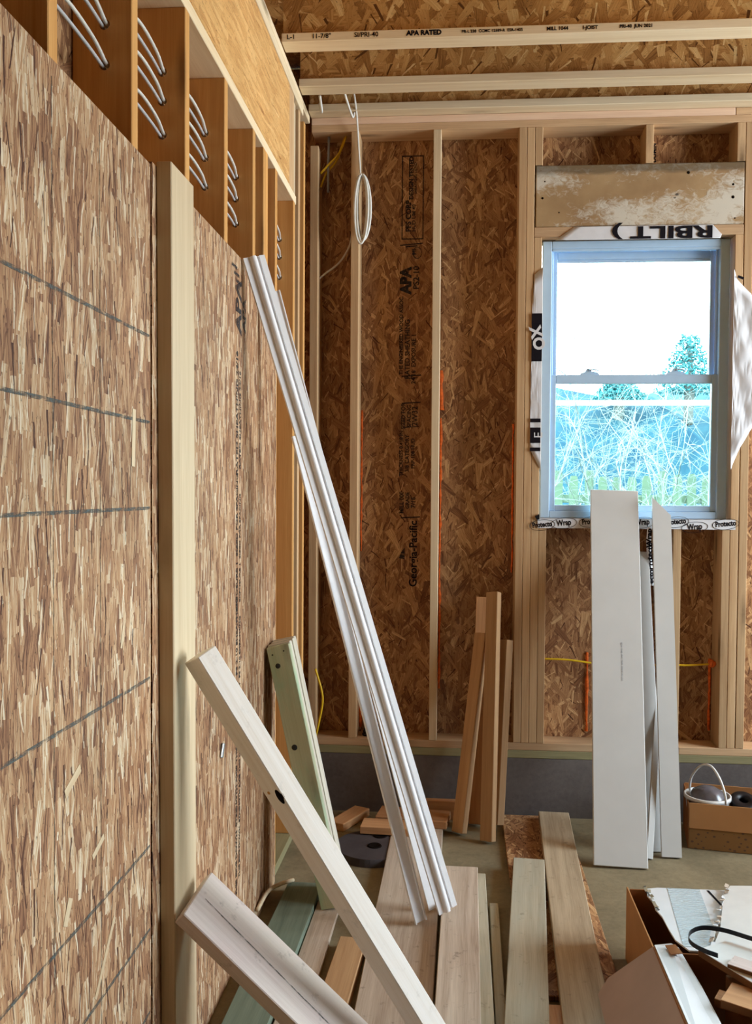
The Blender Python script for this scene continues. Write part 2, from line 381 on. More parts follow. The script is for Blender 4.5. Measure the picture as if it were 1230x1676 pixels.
def lean(name, top, foot, wdir, Wd, T, mat, parent=None, warp=0.0, bev=0.0025):
    top, foot = Vector(top), Vector(foot); a = (top-foot); L = a.length; a.normalize()
    w = Vector(wdir); w = (w-a*w.dot(a)).normalized(); t = a.cross(w)
    return board(name, frame((top+foot)/2, a, w, t), L, Wd, T, mat, parent, bev, warp)
def flat(name, p0, p1, Wd, z0, z1, mat, parent=None):
    """board lying flat, centre line p0 to p1"""
    a = Vector((p1[0]-p0[0], p1[1]-p0[1], 0)); L = a.length; a.normalize(); w = Z.cross(a)
    return board(name, frame(((p0[0]+p1[0])/2, (p0[1]+p1[1])/2, (z0+z1)/2), a, w, Z), L, Wd, z1-z0, mat, parent)
def tube_bm(bm, pts, r, seg=8):
    pts = [Vector(p) for p in pts]; rings = []; n = len(pts); prev = None
    for i, p in enumerate(pts):
        d = (pts[min(i+1, n-1)]-pts[max(i-1, 0)]).normalized()
        if prev is None: prev = d.orthogonal().normalized()
        u = (prev-d*prev.dot(d)).normalized(); prev = u; v = d.cross(u)
        rr = r[i] if isinstance(r, (list, tuple)) else r
        rings.append([bm.verts.new(p+u*rr*math.cos(2*PI*k/seg)+v*rr*math.sin(2*PI*k/seg)) for k in range(seg)])
    for a, b in zip(rings, rings[1:]):
        for k in range(seg): bm.faces.new((a[k], a[(k+1) % seg], b[(k+1) % seg], b[k]))
    bm.faces.new(rings[0][::-1]); bm.faces.new(rings[-1])
def smooth_pts(pts, n=8):
    pts = [Vector(p) for p in pts]; out = []
    P = [pts[0]*2-pts[1]]+pts+[pts[-1]*2-pts[-2]]
    for i in range(1, len(P)-2):
        for k in range(n):
            t = k/n; a, b, c, d = P[i-1:i+3]
            out.append(0.5*((2*b)+(c-a)*t+(2*a-5*b+4*c-d)*t*t+(3*b-a-3*c+d)*t**3))
    out.append(pts[-1]); return out
def tube(name, pts, r, mat, parent=None, seg=8, sm=8, origin=None):
    pts = smooth_pts(pts, sm) if sm else [Vector(p) for p in pts]
    o = Vector(origin) if origin is not None else (Vector((0, 0, 0)) if parent is not None else pts[0].copy())
    bm = bmesh.new(); tube_bm(bm, [p-o for p in pts], r, seg)
    return link(name, to_me(bm, name, True), mat, parent, Matrix.Translation(o))
def lathe(name, prof, mat, mw, parent=None, seg=32):
    bm = bmesh.new(); rings = []
    for r, z in prof: rings.append([bm.verts.new((r*math.cos(2*PI*k/seg), r*math.sin(2*PI*k/seg), z)) for k in range(seg)])
    for a, b in zip(rings, rings[1:]):
        for k in range(seg): bm.faces.new((a[k], a[(k+1) % seg], b[(k+1) % seg], b[k]))
    if prof[0][0] > 1e-4: bm.faces.new(rings[0][::-1])
    if prof[-1][0] > 1e-4: bm.faces.new(rings[-1])
    bmesh.ops.remove_doubles(bm, verts=bm.verts, dist=1e-5)
    return link(name, to_me(bm, name, True), mat, parent, mw)
def extrude(name, prof, L, mat, mw, parent=None):
    """closed profile in local YZ extruded along local X"""
    bm = bmesh.new()
    a = [bm.verts.new((-L/2, y, z)) for y, z in prof]; b = [bm.verts.new((L/2, y, z)) for y, z in prof]
    n = len(prof)
    for k in range(n): bm.faces.new((a[k], a[(k+1) % n], b[(k+1) % n], b[k]))
    bm.faces.new(a[::-1]); bm.faces.new(b)
    return link(name, to_me(bm, name), mat, parent, mw)
def prism(name, poly, z0, z1, mat, mw, parent=None):
    """polygon in local XY extruded on local Z"""
    bm = bmesh.new(); a = [bm.verts.new((x, y, z0)) for x, y in poly]; b = [bm.verts.new((x, y, z1)) for x, y in poly]; n = len(poly)
    for k in range(n): bm.faces.new((a[k], a[(k+1) % n], b[(k+1) % n], b[k]))
    bm.faces.new(a[::-1]); bm.faces.new(b)
    return link(name, to_me(bm, name), mat, parent, mw)
DG = None
def text(name, s, size, mat, mw, parent=None, ext=0.0003, sx=1.0, bold=0.0, space=1.0):
    c = D.curves.new(name, 'FONT'); c.body = s; c.size = size; c.extrude = ext; c.align_x = 'CENTER'; c.align_y = 'CENTER'; c.offset = bold; c.space_character = space
    c.resolution_u = 3
    o = D.objects.new(name, c); COL.objects.link(o)
    bpy.context.view_layer.update()
    me = D.meshes.new_from_object(o.evaluated_get(bpy.context.evaluated_depsgraph_get()))
    D.objects.remove(o); D.curves.remove(c)
    for v in me.vertices: v.co.x *= sx
    me.materials.clear()
    return link(name, me, mat, parent, mw)
def bore(o, holes):
    """real drilled holes: (world centre, radius) along Y"""
    bm = bmesh.new()
    for c, r in holes:
        bmesh.ops.create_cone(bm, cap_ends=True, segments=20, radius1=r, radius2=r, depth=0.3, matrix=Matrix.Translation(Vector(c)) @ Matrix.Rotation(PI/2, 4, 'X'))
    me = D.meshes.new('bore'); bm.to_mesh(me); bm.free(); k = D.objects.new('bore', me); COL.objects.link(k)
    md = o.modifiers.new('bore', 'BOOLEAN'); md.object = k; md.operation = 'DIFFERENCE'; md.solver = 'EXACT'
    bpy.context.view_layer.update()
    ne = D.meshes.new_from_object(o.evaluated_get(bpy.context.evaluated_depsgraph_get()))
    o.modifiers.clear(); o.data = ne; D.objects.remove(k)

# ------------------------------------------------------------------ room shell
struct(abox('floor', (-0.4, -9.2, -0.12), (5.8, 0.0, 0.0), M['slab'], bev=0))
RO = (1.142, 2.055, 1.478, 2.845)
wb = bmesh.new()
for lo, hi in [((-0.2, 0.14, 0.292), (RO[0], 0.152, 3.75)), ((RO[1], 0.14, 0.292), (5.75, 0.152, 3.75)), ((RO[0], 0.14, 0.292), (RO[1], 0.152, RO[2])), ((RO[0], 0.14, RO[3]), (RO[1], 0.152, 3.75))]:
    c = Vector((1.7, 0.146, 2.0))
    # local frame: X = world Z, Y = world X, Z = world Y
    bm_box(wb, (lo[2]-c.z, lo[0]-c.x, lo[1]-c.y), (hi[2]-c.z, hi[0]-c.x, hi[1]-c.y))
wall_back = struct(link('wall_back', to_me(wb, 'wall_back'), M['osb_dark'], None, frame((1.7, 0.146, 2.0), Z, X, Y)))
struct(abox('wall_foundation', (-0.2, 0.0, -0.1), (5.75, 0.19, 0.291), M['stem'], bev=0))
struct(board('wall_left', frame((-0.147, -4.5, 1.88), Z, Y, -X), 3.80, 9.4, 0.012, M['osb_dark'], bev=0))
rb = bmesh.new()
RW = (-2.60, -0.20, 1.05, 3.50)
for lo, hi in [((5.6, -9.1, 0), (5.72, RW[0], 3.75)), ((5.6, RW[1], 0), (5.72, 0.15, 3.75)), ((5.6, RW[0], 0), (5.72, RW[1], RW[2])), ((5.6, RW[0], RW[3]), (5.72, RW[1], 3.75))]:
    c = Vector((5.66, -3.5, 1.87)); bm_box(rb, (lo[2]-c.z, lo[1]-c.y, c.x-hi[0]), (hi[2]-c.z, hi[1]-c.y, c.x-lo[0]))
struct(link('wall_right', to_me(rb, 'wall_right'), M['low_bounce_dark'], None, frame((5.66, -3.5, 1.87), Z, Y, -X)))
fb = bmesh.new()
for lo, hi in [((-0.2, 0), (5.75, 3.75))]:
    bm_box(fb, (lo[1]-1.87, lo[0]-1.7, -0.06), (hi[1]-1.87, hi[0]-1.7, 0.06))
struct(link('wall_front', to_me(fb, 'wall_front'), M['low_bounce_dark'], None, frame((1.7, -9.0, 1.87), Z, X, Y)))
struct(board('ceiling', frame((2.75, -4.5, 3.765), X, Y, Z), 6.2, 9.4, 0.02, M['osb_gold'], bev=0))

# ---- back wall framing: every member its own object
def vstud(name, x0, x1, z0, z1, label, cat='stud', group=None, mat=None, y0=0.0, y1=0.139, wob=0.0):
    o = abox(name, (x0, y0, z0), (x1, y1, z1), mat or M['stud'], axis='Z'); return tag(o, label, cat, group)
GB = 'studs of the back wall'
tag(abox('sill_plate', (-0.14, 0.0, 0.292), (5.59, 0.139, 0.330), M['sill_green']), 'greenish treated sill plate running along the top of the concrete stem wall', 'sill plate')
tag(abox('bottom_plate', (-0.0, 0.001, 0.331), (1.78, 0.139, 0.368), M['plate']), 'brown bottom plate under the back wall studs, left of the white boards', 'wall plate', 'bottom plates of the back wall')
tag(abox('bottom_plate', (1.83, 0.001, 0.331), (5.59, 0.139, 0.368), M['plate']), 'short pale bottom plate right of the leaning white boards, under the window', 'wall plate', 'bottom plates of the back wall')
tag(abox('top_plate', (0.01, 0.0, 3.375), (5.59, 0.139, 3.4095), M['plate']), 'lower of the two top plates above the back wall studs', 'wall plate', 'top plates of the back wall')
tag(abox('top_plate', (0.01, 0.0, 3.410), (2.047, 0.139, 3.4445), M['plate_pink']), 'long upper top plate on the back wall, reaching from the corner to the butt joint', 'wall plate', 'top plates of the back wall')
tag(abox('top_plate', (2.05, 0.0, 3.410), (5.59, 0.139, 3.4445), M['plate']), 'yellowish upper top plate piece right of the butt joint at the right edge', 'wall plate', 'top plates of the back wall')
zb, zt = 0.3685, 3.3745
vstud('wall_stud', 0.004, 0.044, zb, 3.31, 'back wall stud in the left corner, its top cut short of the plate', 'stud', GB)
vstud('wall_stud', 0.208, 0.248, zb, zt, 'back wall stud carrying the white cable coil', 'stud', GB)
vstud('wall_stud', 0.612, 0.650, zb, zt, 'lone greyish back wall stud halfway between the cable coil and the window', 'stud', GB, M['post'])
vstud('wall_stud', 1.028, 1.065, zb, zt, 'outer king stud left of the window, leftmost of the stud bundle there', 'stud', GB)
vstud('wall_stud', 1.0665, 1.103, zb, zt, 'second full-height stud of the bundle left of the window', 'stud', GB)
vstud('trimmer_stud', 1.1045, 1.1415, zb, 2.8445, 'trimmer stud at the left edge of the window opening', 'stud', GB)
vstud('cripple_stud', 1.1425, 1.178, zb, 1.4395, 'short cripple stud under the left end of the window sill', 'stud', GB)
vstud('cripple_stud', 1.788, 1.826, zb, 1.4395, 'short cripple stud under the window, just right of the white boards', 'stud', GB)
vstud('cripple_stud', 2.018, 2.0545, zb, 1.4395, 'short cripple stud under the right end of the window sill', 'stud', GB)
vstud('trimmer_stud', 2.0565, 2.0945, zb, 2.8445, 'trimmer stud at the right edge of the window opening', 'stud', GB)
vstud('wall_stud', 2.0985, 2.137, zb, zt, 'king stud right of the window at the edge of the photo', 'stud', GB)
vstud('cripple_stud', 1.1045, 1.1415, 3.192, zt, 'cripple stud above the left end of the old painted board', 'stud', GB, y0=0.0)
vstud('cripple_stud', 1.630, 1.667, 3.192, zt, 'cripple stud above the middle of the old painted board', 'stud', GB)
vstud('cripple_stud', 2.058, 2.0965, 3.192, zt, 'cripple stud above the right end of the old painted board', 'stud', GB)
tag(abox('rough_sill', (1.1425, 0.0, 1.440), (2.0545, 0.139, 1.478), M['plate']), 'rough sill under the window, wrapped by the printed flashing tape', 'rough sill')
tag(abox('header_plate', (1.1045, 0.0, 2.845), (2.0945, 0.139, 2.893), M['plate']), 'flat plate over the window opening, under the old painted board', 'wall plate')
ob = board('painted_board', frame((1.602, 0.018, 3.042), X, Z, -Y), 0.985, 0.294, 0.036, M['oldpaint'], bev=0.004)
tag(ob, 'old brown board with peeling white paint over the window', 'board')
# nail holes and gouges in the old board
for i, (px, pz) in enumerate([(-0.45, 0.07), (-0.46, -0.01), (0.44, -0.02), (0.45, -0.12), (0.44, 0.04), (0.23, 0.1), (-0.38, -0.08)]):
    lathe('nail_hole', [(0.0, 0.0192), (0.003+0.002*(i % 3), 0.0190), (0.004+0.002*(i % 3), 0.0170)], M['hole'], Matrix.Translation((px, pz, 0)), ob, 10)

# ---- left wall framing
GL = 'studs of the left wall'
ZP = 2.905
rows = [2.733, 2.655, 2.565]
studsL = [(-2.822, 'left wall stud nearest the camera, its narrow edge at the top left', ZP),
          (-2.405, 'second left wall stud from the camera, just before the tall post', ZP),
          (-2.006, 'left wall stud right behind the top of the tall post', ZP),
          (-1.595, 'left wall stud standing one bay beyond the tall post', ZP),
          (-1.200, 'left wall stud over the far top corner of the sheathing', ZP),
          (-1.027, 'nearer stud of the doubled pair behind the white trim tops', ZP),
          (-0.986, 'farther stud of the doubled pair behind the white trim tops', ZP),
          (-0.803, 'left wall stud at the far end of the wood sheathing', ZP),
          (-0.405, 'left wall jack stud carrying the end of the header beam', ZP),
          (-0.138, 'last full-height left wall stud before the corner', 3.365)]
for i, (yc, lab, zt_) in enumerate(studsL):
    o = abox('wall_stud', (-0.139, yc-0.019, 0.039), (0.0, yc+0.019, zt_), M['stud_orange'], axis='Z'); tag(o, lab, 'stud', GL)
    hs = []
    for k, z in enumerate(rows): hs.append(((-0.064, yc, z-0.0*k), 0.0125))
    bore(o, hs)
struct(abox('sole_plate', (-0.139, -6.9, 0.0), (0.0, -0.01, 0.038), M['sill_green'], axis='Y'))
tag(abox('top_plate', (-0.139, -6.9, ZP), (0.0, -0.36, 2.9425), M['flange'], axis='Y'), 'nail-pocked top plate of the left wall, under the header beam', 'wall plate')
beam = board('header_beam', frame((-0.0685, -3.72, 3.157), Y, Z, X), 6.38, 0.427, 0.139, M['lsl'])
tag(beam, 'long engineered strand beam over the left wall', 'beam')
tag(abox('beam_top_plate', (-0.139, -6.9, 3.3715), (0.004, -0.2, 3.408), M['flange'], axis='Y'), 'pale lower cap plate on top of the header beam', 'wall plate', 'cap plates on the beam')
tag(abox('beam_top_plate', (-0.139, -6.9, 3.4085), (0.004, -0.02, 3.444), M['flange'], axis='Y'), 'pale upper cap plate between the header beam and the ceiling joists', 'wall plate', 'cap plates on the beam')
tag(abox('king_stud', (-0.139, -0.525, 2.943), (0.0, -0.42, 3.371), M['stud'], axis='Z'), 'brown upright block at the end of the header beam', 'stud', 'upright blocks by the corner')
tag(abox('king_stud', (-0.139, -0.355, 0.039), (-0.012, -0.317, 3.371), M['post'], axis='Z'), 'greyish upright stud between the beam end block and the corner', 'stud', 'upright blocks by the corner')
tag(abox('king_stud', (-0.139, -0.275, 0.039), (-0.004, -0.237, 3.371), M['stud'], axis='Z'), 'narrow upright stud next to the last left wall stud', 'stud', 'upright blocks by the corner')

# ---- ceiling I-joists
def joist(y0, label, stamp=None):
    r = empty('ceiling_joist', (0.006, y0, 3.445)); tag(r, label, 'joist', 'ceiling joists')
    L = 5.58
    for nm, z in (('bottom_flange', 0.019), ('top_flange', 0.281)):
        board(nm, frame((L/2, 0.0445, z), X, Y, Z), L, 0.089, 0.037, M['flange'], r)
    board('web', frame((L/2, 0.0445, 0.15), X, Z, -Y), L, 0.224, 0.010, M['osb_gold'], r, bev=0)
    if stamp:
        x = 0.02
        for s, dx, sz, b in stamp:
            text('grade_stamp', s, sz, M['ink'], frame((dx, -0.0006, 0.020), X, Z, -Y), r, bold=b)
    return r
joist(-0.070, 'ceiling joist sitting right over the back wall plates')
joist(-0.338, 'middle ceiling joist, second out from the back wall')
joist(-0.742, 'stamped ceiling joist nearest the camera, third out from the back wall',
      [('L-1', 0.04, 0.027, 0.0003), ('11-7/8"', 0.165, 0.027, 0.0003), ('SI/PRI-40', 0.35, 0.027, 0.0003), ('APA RATED', 0.585, 0.027, 0.0014), ('PR-L 238  CCMC 12589-R  ESR-1405', 0.86, 0.016, 0.0004), ('MILL 1044', 1.12, 0.020, 0.0005), ('I-JOIST', 1.25, 0.020, 0.0006), ('PRI-40  JUN 2021', 1.43, 0.018, 0.0006)])

# ------------------------------------------------------------------ left sheathing sheets
def sheet(name, y0, y1, z1, label, vlines=()):
    H = z1-0.002
    o = board(name, frame((0.0062, (y0+y1)/2, 0.002+H/2), Z, Y, -X), H, y1-y0, 0.011, M['osb_pale'], bev=0)
    tag(o, label, 'sheathing panel', 'strand board sheets on the left wall')
    return o
sh1 = sheet('sheathing_panel', -3.56, -2.337, 2.372, 'near strand board sheet with dark printed lines on the left wall')
sh2 = sheet('sheathing_panel', -2.326, -0.85, 2.382, 'far strand board sheet with a vertical stamp, beyond the tall post')
def sheet_local(o, y, z): # world y,z on the face -> local
    return o.matrix_world.inverted() @ Vector((0.0121, y, z))
for n in (16, 24, 32, 48, 64, 72, 80):
    z = 2.372-n*0.0254
    p = sheet_local(sh1, -2.95, z)
    board('printed_line', frame(p, Y, X, Z), 1.21, 0.0075, 0.0008, M['ink_line'], sh1, bev=0)
for y in (-2.855, -2.64):
    p = sheet_local(sh1, y, 1.19); board('seam_line', frame(p, X, Y, Z), 2.3, 0.0016, 0.0008, M['ink_line'], sh1, bev=0)
# text on the far sheet reads upwards
def on_sheet2(nm, s, y, z, size, mat, bold=0.0, sx=1.0):
    # text x -> world +z, text y -> world -y... facing +X
    text(nm, s, size, mat, sh2.matrix_world.inverted() @ frame((0.01195, y, z), Z, -Y, X), sh2, 0.0004, sx, bold)
on_sheet2('sheet_stamp', 'APA', -1.475, 2.215, 0.105, M['ink_worn'], 0.004, 0.9)
on_sheet2('sheet_stamp', 'APA', -1.40, 2.20, 0.06, M['ink_worn'], 0.002)
for k in range(3):
    p = sheet_local(sh2, -1.535+0.03*k, 2.335-0.02*k); board('stamp_bar', frame(p, Y, X, Z), 0.07, 0.010, 0.0008, M['ink_worn'], sh2, bev=0)
for k, (s, sz) in enumerate([('RATED SHEATHING 24/16', 0.036), ('EXPOSURE 1  SIZED FOR SPACING', 0.030), ('7/16 CATEGORY  PS 2-10 SHEATHING', 0.030), ('THIS SIDE DOWN  STRENGTH AXIS THIS DIRECTION', 0.028)]):
    on_sheet2('sheet_stamp', s, -1.495, 1.86-0.43*k, sz, M['ink_worn'], 0.0012)
    on_sheet2('sheet_stamp', s, -1.455, 1.84-0.43*k, sz*0.8, M['ink_worn'], 0.0008)
# pale loose strands stuck on the near sheet
for y, z, l, w_, a in [(-2.776, 1.044, 0.075, 0.018, 1.15), (-2.655, 0.868, 0.062, 0.014, 1.2), (-2.79, 1.62, 0.09, 0.014, 0.1), (-2.45, 1.72, 0.13, 0.02, 0.05), (-2.80, 0.80, 0.05, 0.02, 0.5), (-2.62, 0.62, 0.16, 0.014, 0.7), (-2.52, 1.28, 0.05, 0.01, 0.3)]:
    p = sheet_local(sh1, y, z)
    board('pale_strand', frame(p, Vector((math.cos(a), math.sin(a), 0)), Vector((-math.sin(a), math.cos(a), 0)), Z), l, w_, 0.0012, M['post'], sh1, bev=0)
tag(board('metal_clip', frame((0.0165, -1.694, 0.79), (0.1, 0.35, 0.93), (0, 0.94, -0.35), X), 0.045, 0.022, 0.008, M['metal']), 'small shiny metal clip on the far strand board sheet', 'clip')

# tall post over the seam
post = lean('timber_post', (0.0315, -2.208, 2.394), (0.0315, -2.172, 0.001), (0, 1, 0), 0.182, 0.038, M['post'])
tag(post, 'tall pale timber post standing flat against the left wall over the sheet joint', 'post')

# ------------------------------------------------------------------ electrical
def cable_run(z, dx, dz, mat, label, sag):
    pts = []
    ys = [-3.25, -2.822, -2.405, -2.006, -1.595, -1.200, -1.006, -0.803, -0.405]
    pts.append((-0.064+dx, -3.6, z-0.03+dz))
    for i, y in enumerate(ys):
        pts.append((-0.064+dx, y-0.022, z+dz)); pts.append((-0.064+dx, y+0.022, z+dz))
        if i+1 < len(ys):
            g = ys[i+1]-y
            if g > 0.25:
                pts.append((-0.062+dx*1.6+0.020, y+g*0.3, z+dz*2+sag*0.8)); pts.append((-0.062+dx*1.5+0.012, y+g*0.68, z+dz*2+sag*0.35))
    o = tube('electrical_cable', pts, 0.0042, mat, None, 8, 5)
    return tag(o, label, 'cable', 'cables through the left wall studs')
for rn, z in zip(('top', 'middle', 'bottom'), rows):
    cable_run(z, 0.0045, 0.003, M['wire_white'], f'white cable in the {rn} row of drilled holes through the left studs', -0.006)
    cable_run(z, -0.0045, -0.003, M['wire_white2'], f'greyish cable in the {rn} row of drilled holes through the left studs', -0.014)
# coil hanging on the stud
ce = empty('cable_coil', (0.252, -0.008, 3.151)); tag(ce, 'coil of white cable hanging on the back wall stud from the ceiling', 'cable')
tube('feed_cable', [(-0.022, -0.10, 0.37), (-0.016, -0.085, 0.33), (-0.012, -0.03, 0.26), (-0.008, -0.006, 0.16), (0.0, -0.006, 0.05), (0.004, -0.006, 0.0)], 0.0045, M['wire_white'], ce)
for k in range(6):
    w_ = (0.022, 0.030, 0.036, 0.041, 0.026, 0.033)[k]; l_ = 0.29+0.009*k; tw = 0.5*math.sin(k*1.9)
    pts = [(0.004+0.010+w_*math.sin(t)+0.006*math.sin(k*2.3)*math.sin(t/2)**2, -0.010-0.0045*k+0.006*tw*math.cos(t), -l_/2+math.cos(t)*l_/2) for t in [2*PI*i/20 for i in range(21)]]
    tube('loop', pts, 0.0055, M['wire_white'], ce, 8, 2)
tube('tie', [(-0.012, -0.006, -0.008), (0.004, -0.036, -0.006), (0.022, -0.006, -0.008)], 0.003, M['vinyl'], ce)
tag(tube('electrical_cable', [(0.03, 0.07, 2.665), (0.07, 0.075, 2.70), (0.14, 0.08, 2.755), (0.19, 0.09, 2.84), (0.206, 0.09, 2.93)], 0.0048, M['wire_white']), 'white cable curving across the corner bay of the back wall', 'cable', 'loose cables of the back wall')
tag(tube('electrical_cable', [(0.048, 0.05, 3.19), (0.09, 0.05, 3.235), (0.14, 0.055, 3.29), (0.175, 0.06, 3.374)], 0.0055, M['wire_yellow']), 'upper yellow cable curving down in the corner bay below the top plate', 'cable', 'loose cables of the back wall')
tag(tube('electrical_cable', [(0.046, 0.07, 3.13), (0.075, 0.07, 3.20), (0.125, 0.07, 3.26), (0.165, 0.075, 3.374)], 0.0055, M['wire_yellow']), 'lower yellow cable curving down in the corner bay below the top plate', 'cable', 'loose cables of the back wall')
tag(tube('electrical_cable', [(0.085, 0.06, 3.10), (0.085, 0.06, 3.22), (0.088, 0.06, 3.374)], 0.006, M['wire_grey']), 'grey cable dropping from the top plate in the corner bay', 'cable', 'loose cables of the back wall')
tag(tube('electrical_cable', [(0.045, -0.03, 0.72), (0.075, -0.03, 0.62), (0.082, -0.03, 0.55), (0.062, -0.03, 0.44), (0.046, -0.03, 0.37)], 0.0055, M['wire_yellow']), 'yellow cable looping out of the corner by the green boards', 'cable', 'loose cables of the back wall')
tag(tube('electrical_cable', [(1.179, 0.07, 0.775), (1.3, 0.07, 0.772), (1.45, 0.072, 0.755), (1.6, 0.07, 0.75), (1.787, 0.07, 0.757)], 0.005, M['wire_yellow']), 'yellow cable crossing the bay left of the white boards', 'cable', 'loose cables of the back wall')
tag(tube('electrical_cable', [(1.827, 0.07, 0.757), (1.9, 0.07, 0.758), (2.016, 0.07, 0.768)], 0.005, M['wire_yellow']), 'short yellow cable right of the white boards ending at orange foam', 'cable', 'loose cables of the back wall')
tag(tube('electrical_cable', [(-0.02+0.085, -0.10, 3.47), (0.075, -0.12, 3.43), (0.085, -0.16, 3.41), (0.09, -0.25, 3.44)], 0.006, M['wire_white']), 'white cable end poking out between the two rear ceiling joists', 'cable', 'loose cables of the back wall')
tag(tube('electrical_cable', [(0.20, -0.25, 3.47), (0.212, -0.2, 3.43), (0.226, -0.11, 3.40), (0.23, -0.08, 3.43)], 0.0055, M['wire_white']), 'white cable stub feeding the coil from between the ceiling joists', 'cable', 'loose cables of the back wall')
tag(tube('electrical_cable', [(0.10, -0.92, 0.045), (0.06, -1.0, 0.06), (0.035, -1.1, 0.075), (0.022, -1.22, 0.06)], 0.008, M['flange']), 'pale yellowish cable end lying by the foot of the far sheet', 'cable')

# orange foam beads
def foam(x, z0, z1, label, r=0.006, y=0.136):
    n = max(4, int((z1-z0)/0.03)); pts = []; rs = []
    for i in range(n+1):
        pts.append((x+random.uniform(-0.002, 0.002), y, z0+(z1-z0)*i/n)); rs.append(r*random.uniform(0.5, 1.5))
    bm = bmesh.new(); o = Vector(pts[0]); tube_bm(bm, [Vector(p)-o for p in pts], rs, 8)
    return tag(link('foam_bead', to_me(bm, 'foam_bead', True), M['foam'], None, Matrix.Translation(o)), label, 'foam', 'orange foam beads on the back wall')
foam(0.254, 1.30, 2.02, 'orange foam bead up the right side of the cable coil stud', 0.005)
foam(0.254, 0.39, 0.72, 'orange foam at the foot of the cable coil stud', 0.008)
foam(0.658, 2.02, 2.22, 'thick orange foam blob on the middle of the lone stud', 0.010)
foam(0.657, 0.60, 1.98, 'long thin orange foam bead along the lone back wall stud', 0.0055)
foam(1.021, 1.2, 1.95, 'orange foam bead left of the window stud bundle', 0.004)
foam(1.405, 0.40, 0.80, 'orange foam behind the left edge of the wide white board', 0.006)
foam(2.008, 0.42, 0.78, 'orange foam bead in the bay right of the white boards', 0.006)
fb_ = bmesh.new(); bmesh.ops.create_icosphere(fb_, subdivisions=3, radius=0.018)
for v in fb_.verts: v.co *= random.uniform(0.8, 1.15)
tag(link('foam_bead', to_me(fb_, 'foam_blob', True), M['foam'], None, Matrix.Translation((2.002, 0.07, 0.768))), 'orange foam blob at the yellow cable end under the window', 'foam', 'orange foam beads on the back wall')
# black coil at the foot of the bay
bc = empty('hose_coil', (0.315, 0.065, 0.3685)); tag(bc, 'small black coil lying on the bottom plate beside the cable coil stud', 'coil')
for k in range(3):
    tube('loop', [((0.038-0.004*k)*math.cos(t), (0.030-0.003*k)*math.sin(t), 0.006+0.012*k+0.004*math.sin(3*t)) for t in [2*PI*i/16 for i in range(17)]], 0.0055, M['black'], bc, 8, 2)

# ------------------------------------------------------------------ writing on the back sheathing
def on_back(nm, s, x, z, size, mat, up=True, bold=0.0, sx=1.0):
    m = frame((x, 0.1394, z), Z, -X, -Y) if up else frame((x, 0.1394, z), X, Z, -Y)
    text(nm, s, size, mat, wall_back.matrix_world.inverted() @ m, wall_back, 0.0004, sx, bold)
def bar_back(x, z, lx, lz, mat, tilt=0.0):
    m = wall_back.matrix_world.inverted() @ frame((x, 0.1394, z), (math.cos(tilt), 0, math.sin(tilt)), (-math.sin(tilt), 0, math.cos(tilt)), (0, -1, 0))
    board('sheathing_stamp', m, lx, lz, 0.0008, mat, wall_back, bev=0)
INK = M['ink_worn']
for lx, lz, x, z in [(0.108, 0.005, 0.505, 3.300), (0.108, 0.005, 0.503, 2.885), (0.005, 0.42, 0.452, 3.093), (0.005, 0.42, 0.558, 3.093)]: bar_back(x, z, lx, lz, INK)
on_back('sheathing_stamp', 'DESIGN TESTED', 0.498, 3.19, 0.030, INK, True, 0.0012)
on_back('sheathing_stamp', 'SHEATHING LISTED', 0.520, 3.19, 0.018, INK, True, 0.0004)
on_back('sheathing_stamp', 'PFS CORP', 0.485, 3.00, 0.036, INK, True, 0.0015)
on_back('sheathing_stamp', 'HUD UM 40', 0.512, 2.99, 0.026, INK, True, 0.0006)
on_back('sheathing_stamp', 'HI', 0.515, 2.82, 0.03, INK, True, 0.001)
for z, l in ((2.858, 0.115), (2.848, 0.06)): bar_back(0.50, z, l, 0.006, INK, 0.08)
# round mark
rg = bmesh.new(); tube_bm(rg, [(0.022*math.cos(t), 0.028*math.sin(t), 0) for t in [2*PI*i/24 for i in range(25)]], 0.0022, 4)
link('sheathing_stamp', to_me(rg, 'stamp_ring'), INK, wall_back, wall_back.matrix_world.inverted() @ frame((0.53, 0.1394, 2.815), X, Z, -Y))
on_back('sheathing_stamp', 'APA', 0.475, 2.675, 0.075, INK, True, 0.004, 0.95)
on_back('sheathing_stamp', 'PS2-10', 0.527, 2.69, 0.042, INK, True, 0.001)
for k, (s, z, sz) in enumerate([('THE ENGINEERED WOOD ASSOC.', 2.40, 0.026), ('RATED SHEATHING', 2.33, 0.034), ('24/16  EXPOSURE 1', 2.28, 0.03)]): on_back('sheathing_stamp', s, 0.452+0.032*k, z, sz, INK, True, 0.0008)
for z, lw in ((2.195, 0.10), (2.183, 0.06), (2.058, 0.095), (1.935, 0.08), (1.474, 0.10)): bar_back(0.505, z, lw, 0.006 if lw > 0.08 else 0.004, INK, 0.06)
for k, (s, z, sz) in enumerate([('SIZED FOR', 1.99, 0.028), ('SPACING', 1.99, 0.028), ('2W32', 1.99, 0.04)]): on_back('sheathing_stamp', s, 0.465+0.03*k, z, sz, INK, True, 0.0008)
for k, (s, z, sz) in enumerate([('THICKNESS 0.418 IN', 1.80, 0.026), ('3/8 CATEGORY', 1.80, 0.028), ('PRP-108 HUD', 1.80, 0.026)]): on_back('sheathing_stamp', s, 0.456+0.03*k, z, sz, INK, True, 0.0008)
for k, (s, z, sz) in enumerate([('MILL 000', 1.55, 0.03), ('GRADE', 1.56, 0.026), ('7/16', 1.55, 0.032)]): on_back('sheathing_stamp', s, 0.46+0.03*k, z, sz, INK, True, 0.0008)
on_back('sheathing_stamp', 'Georgia-Pacific', 0.522, 1.288, 0.056, M['ink'], True, 0.0012, 1.0)
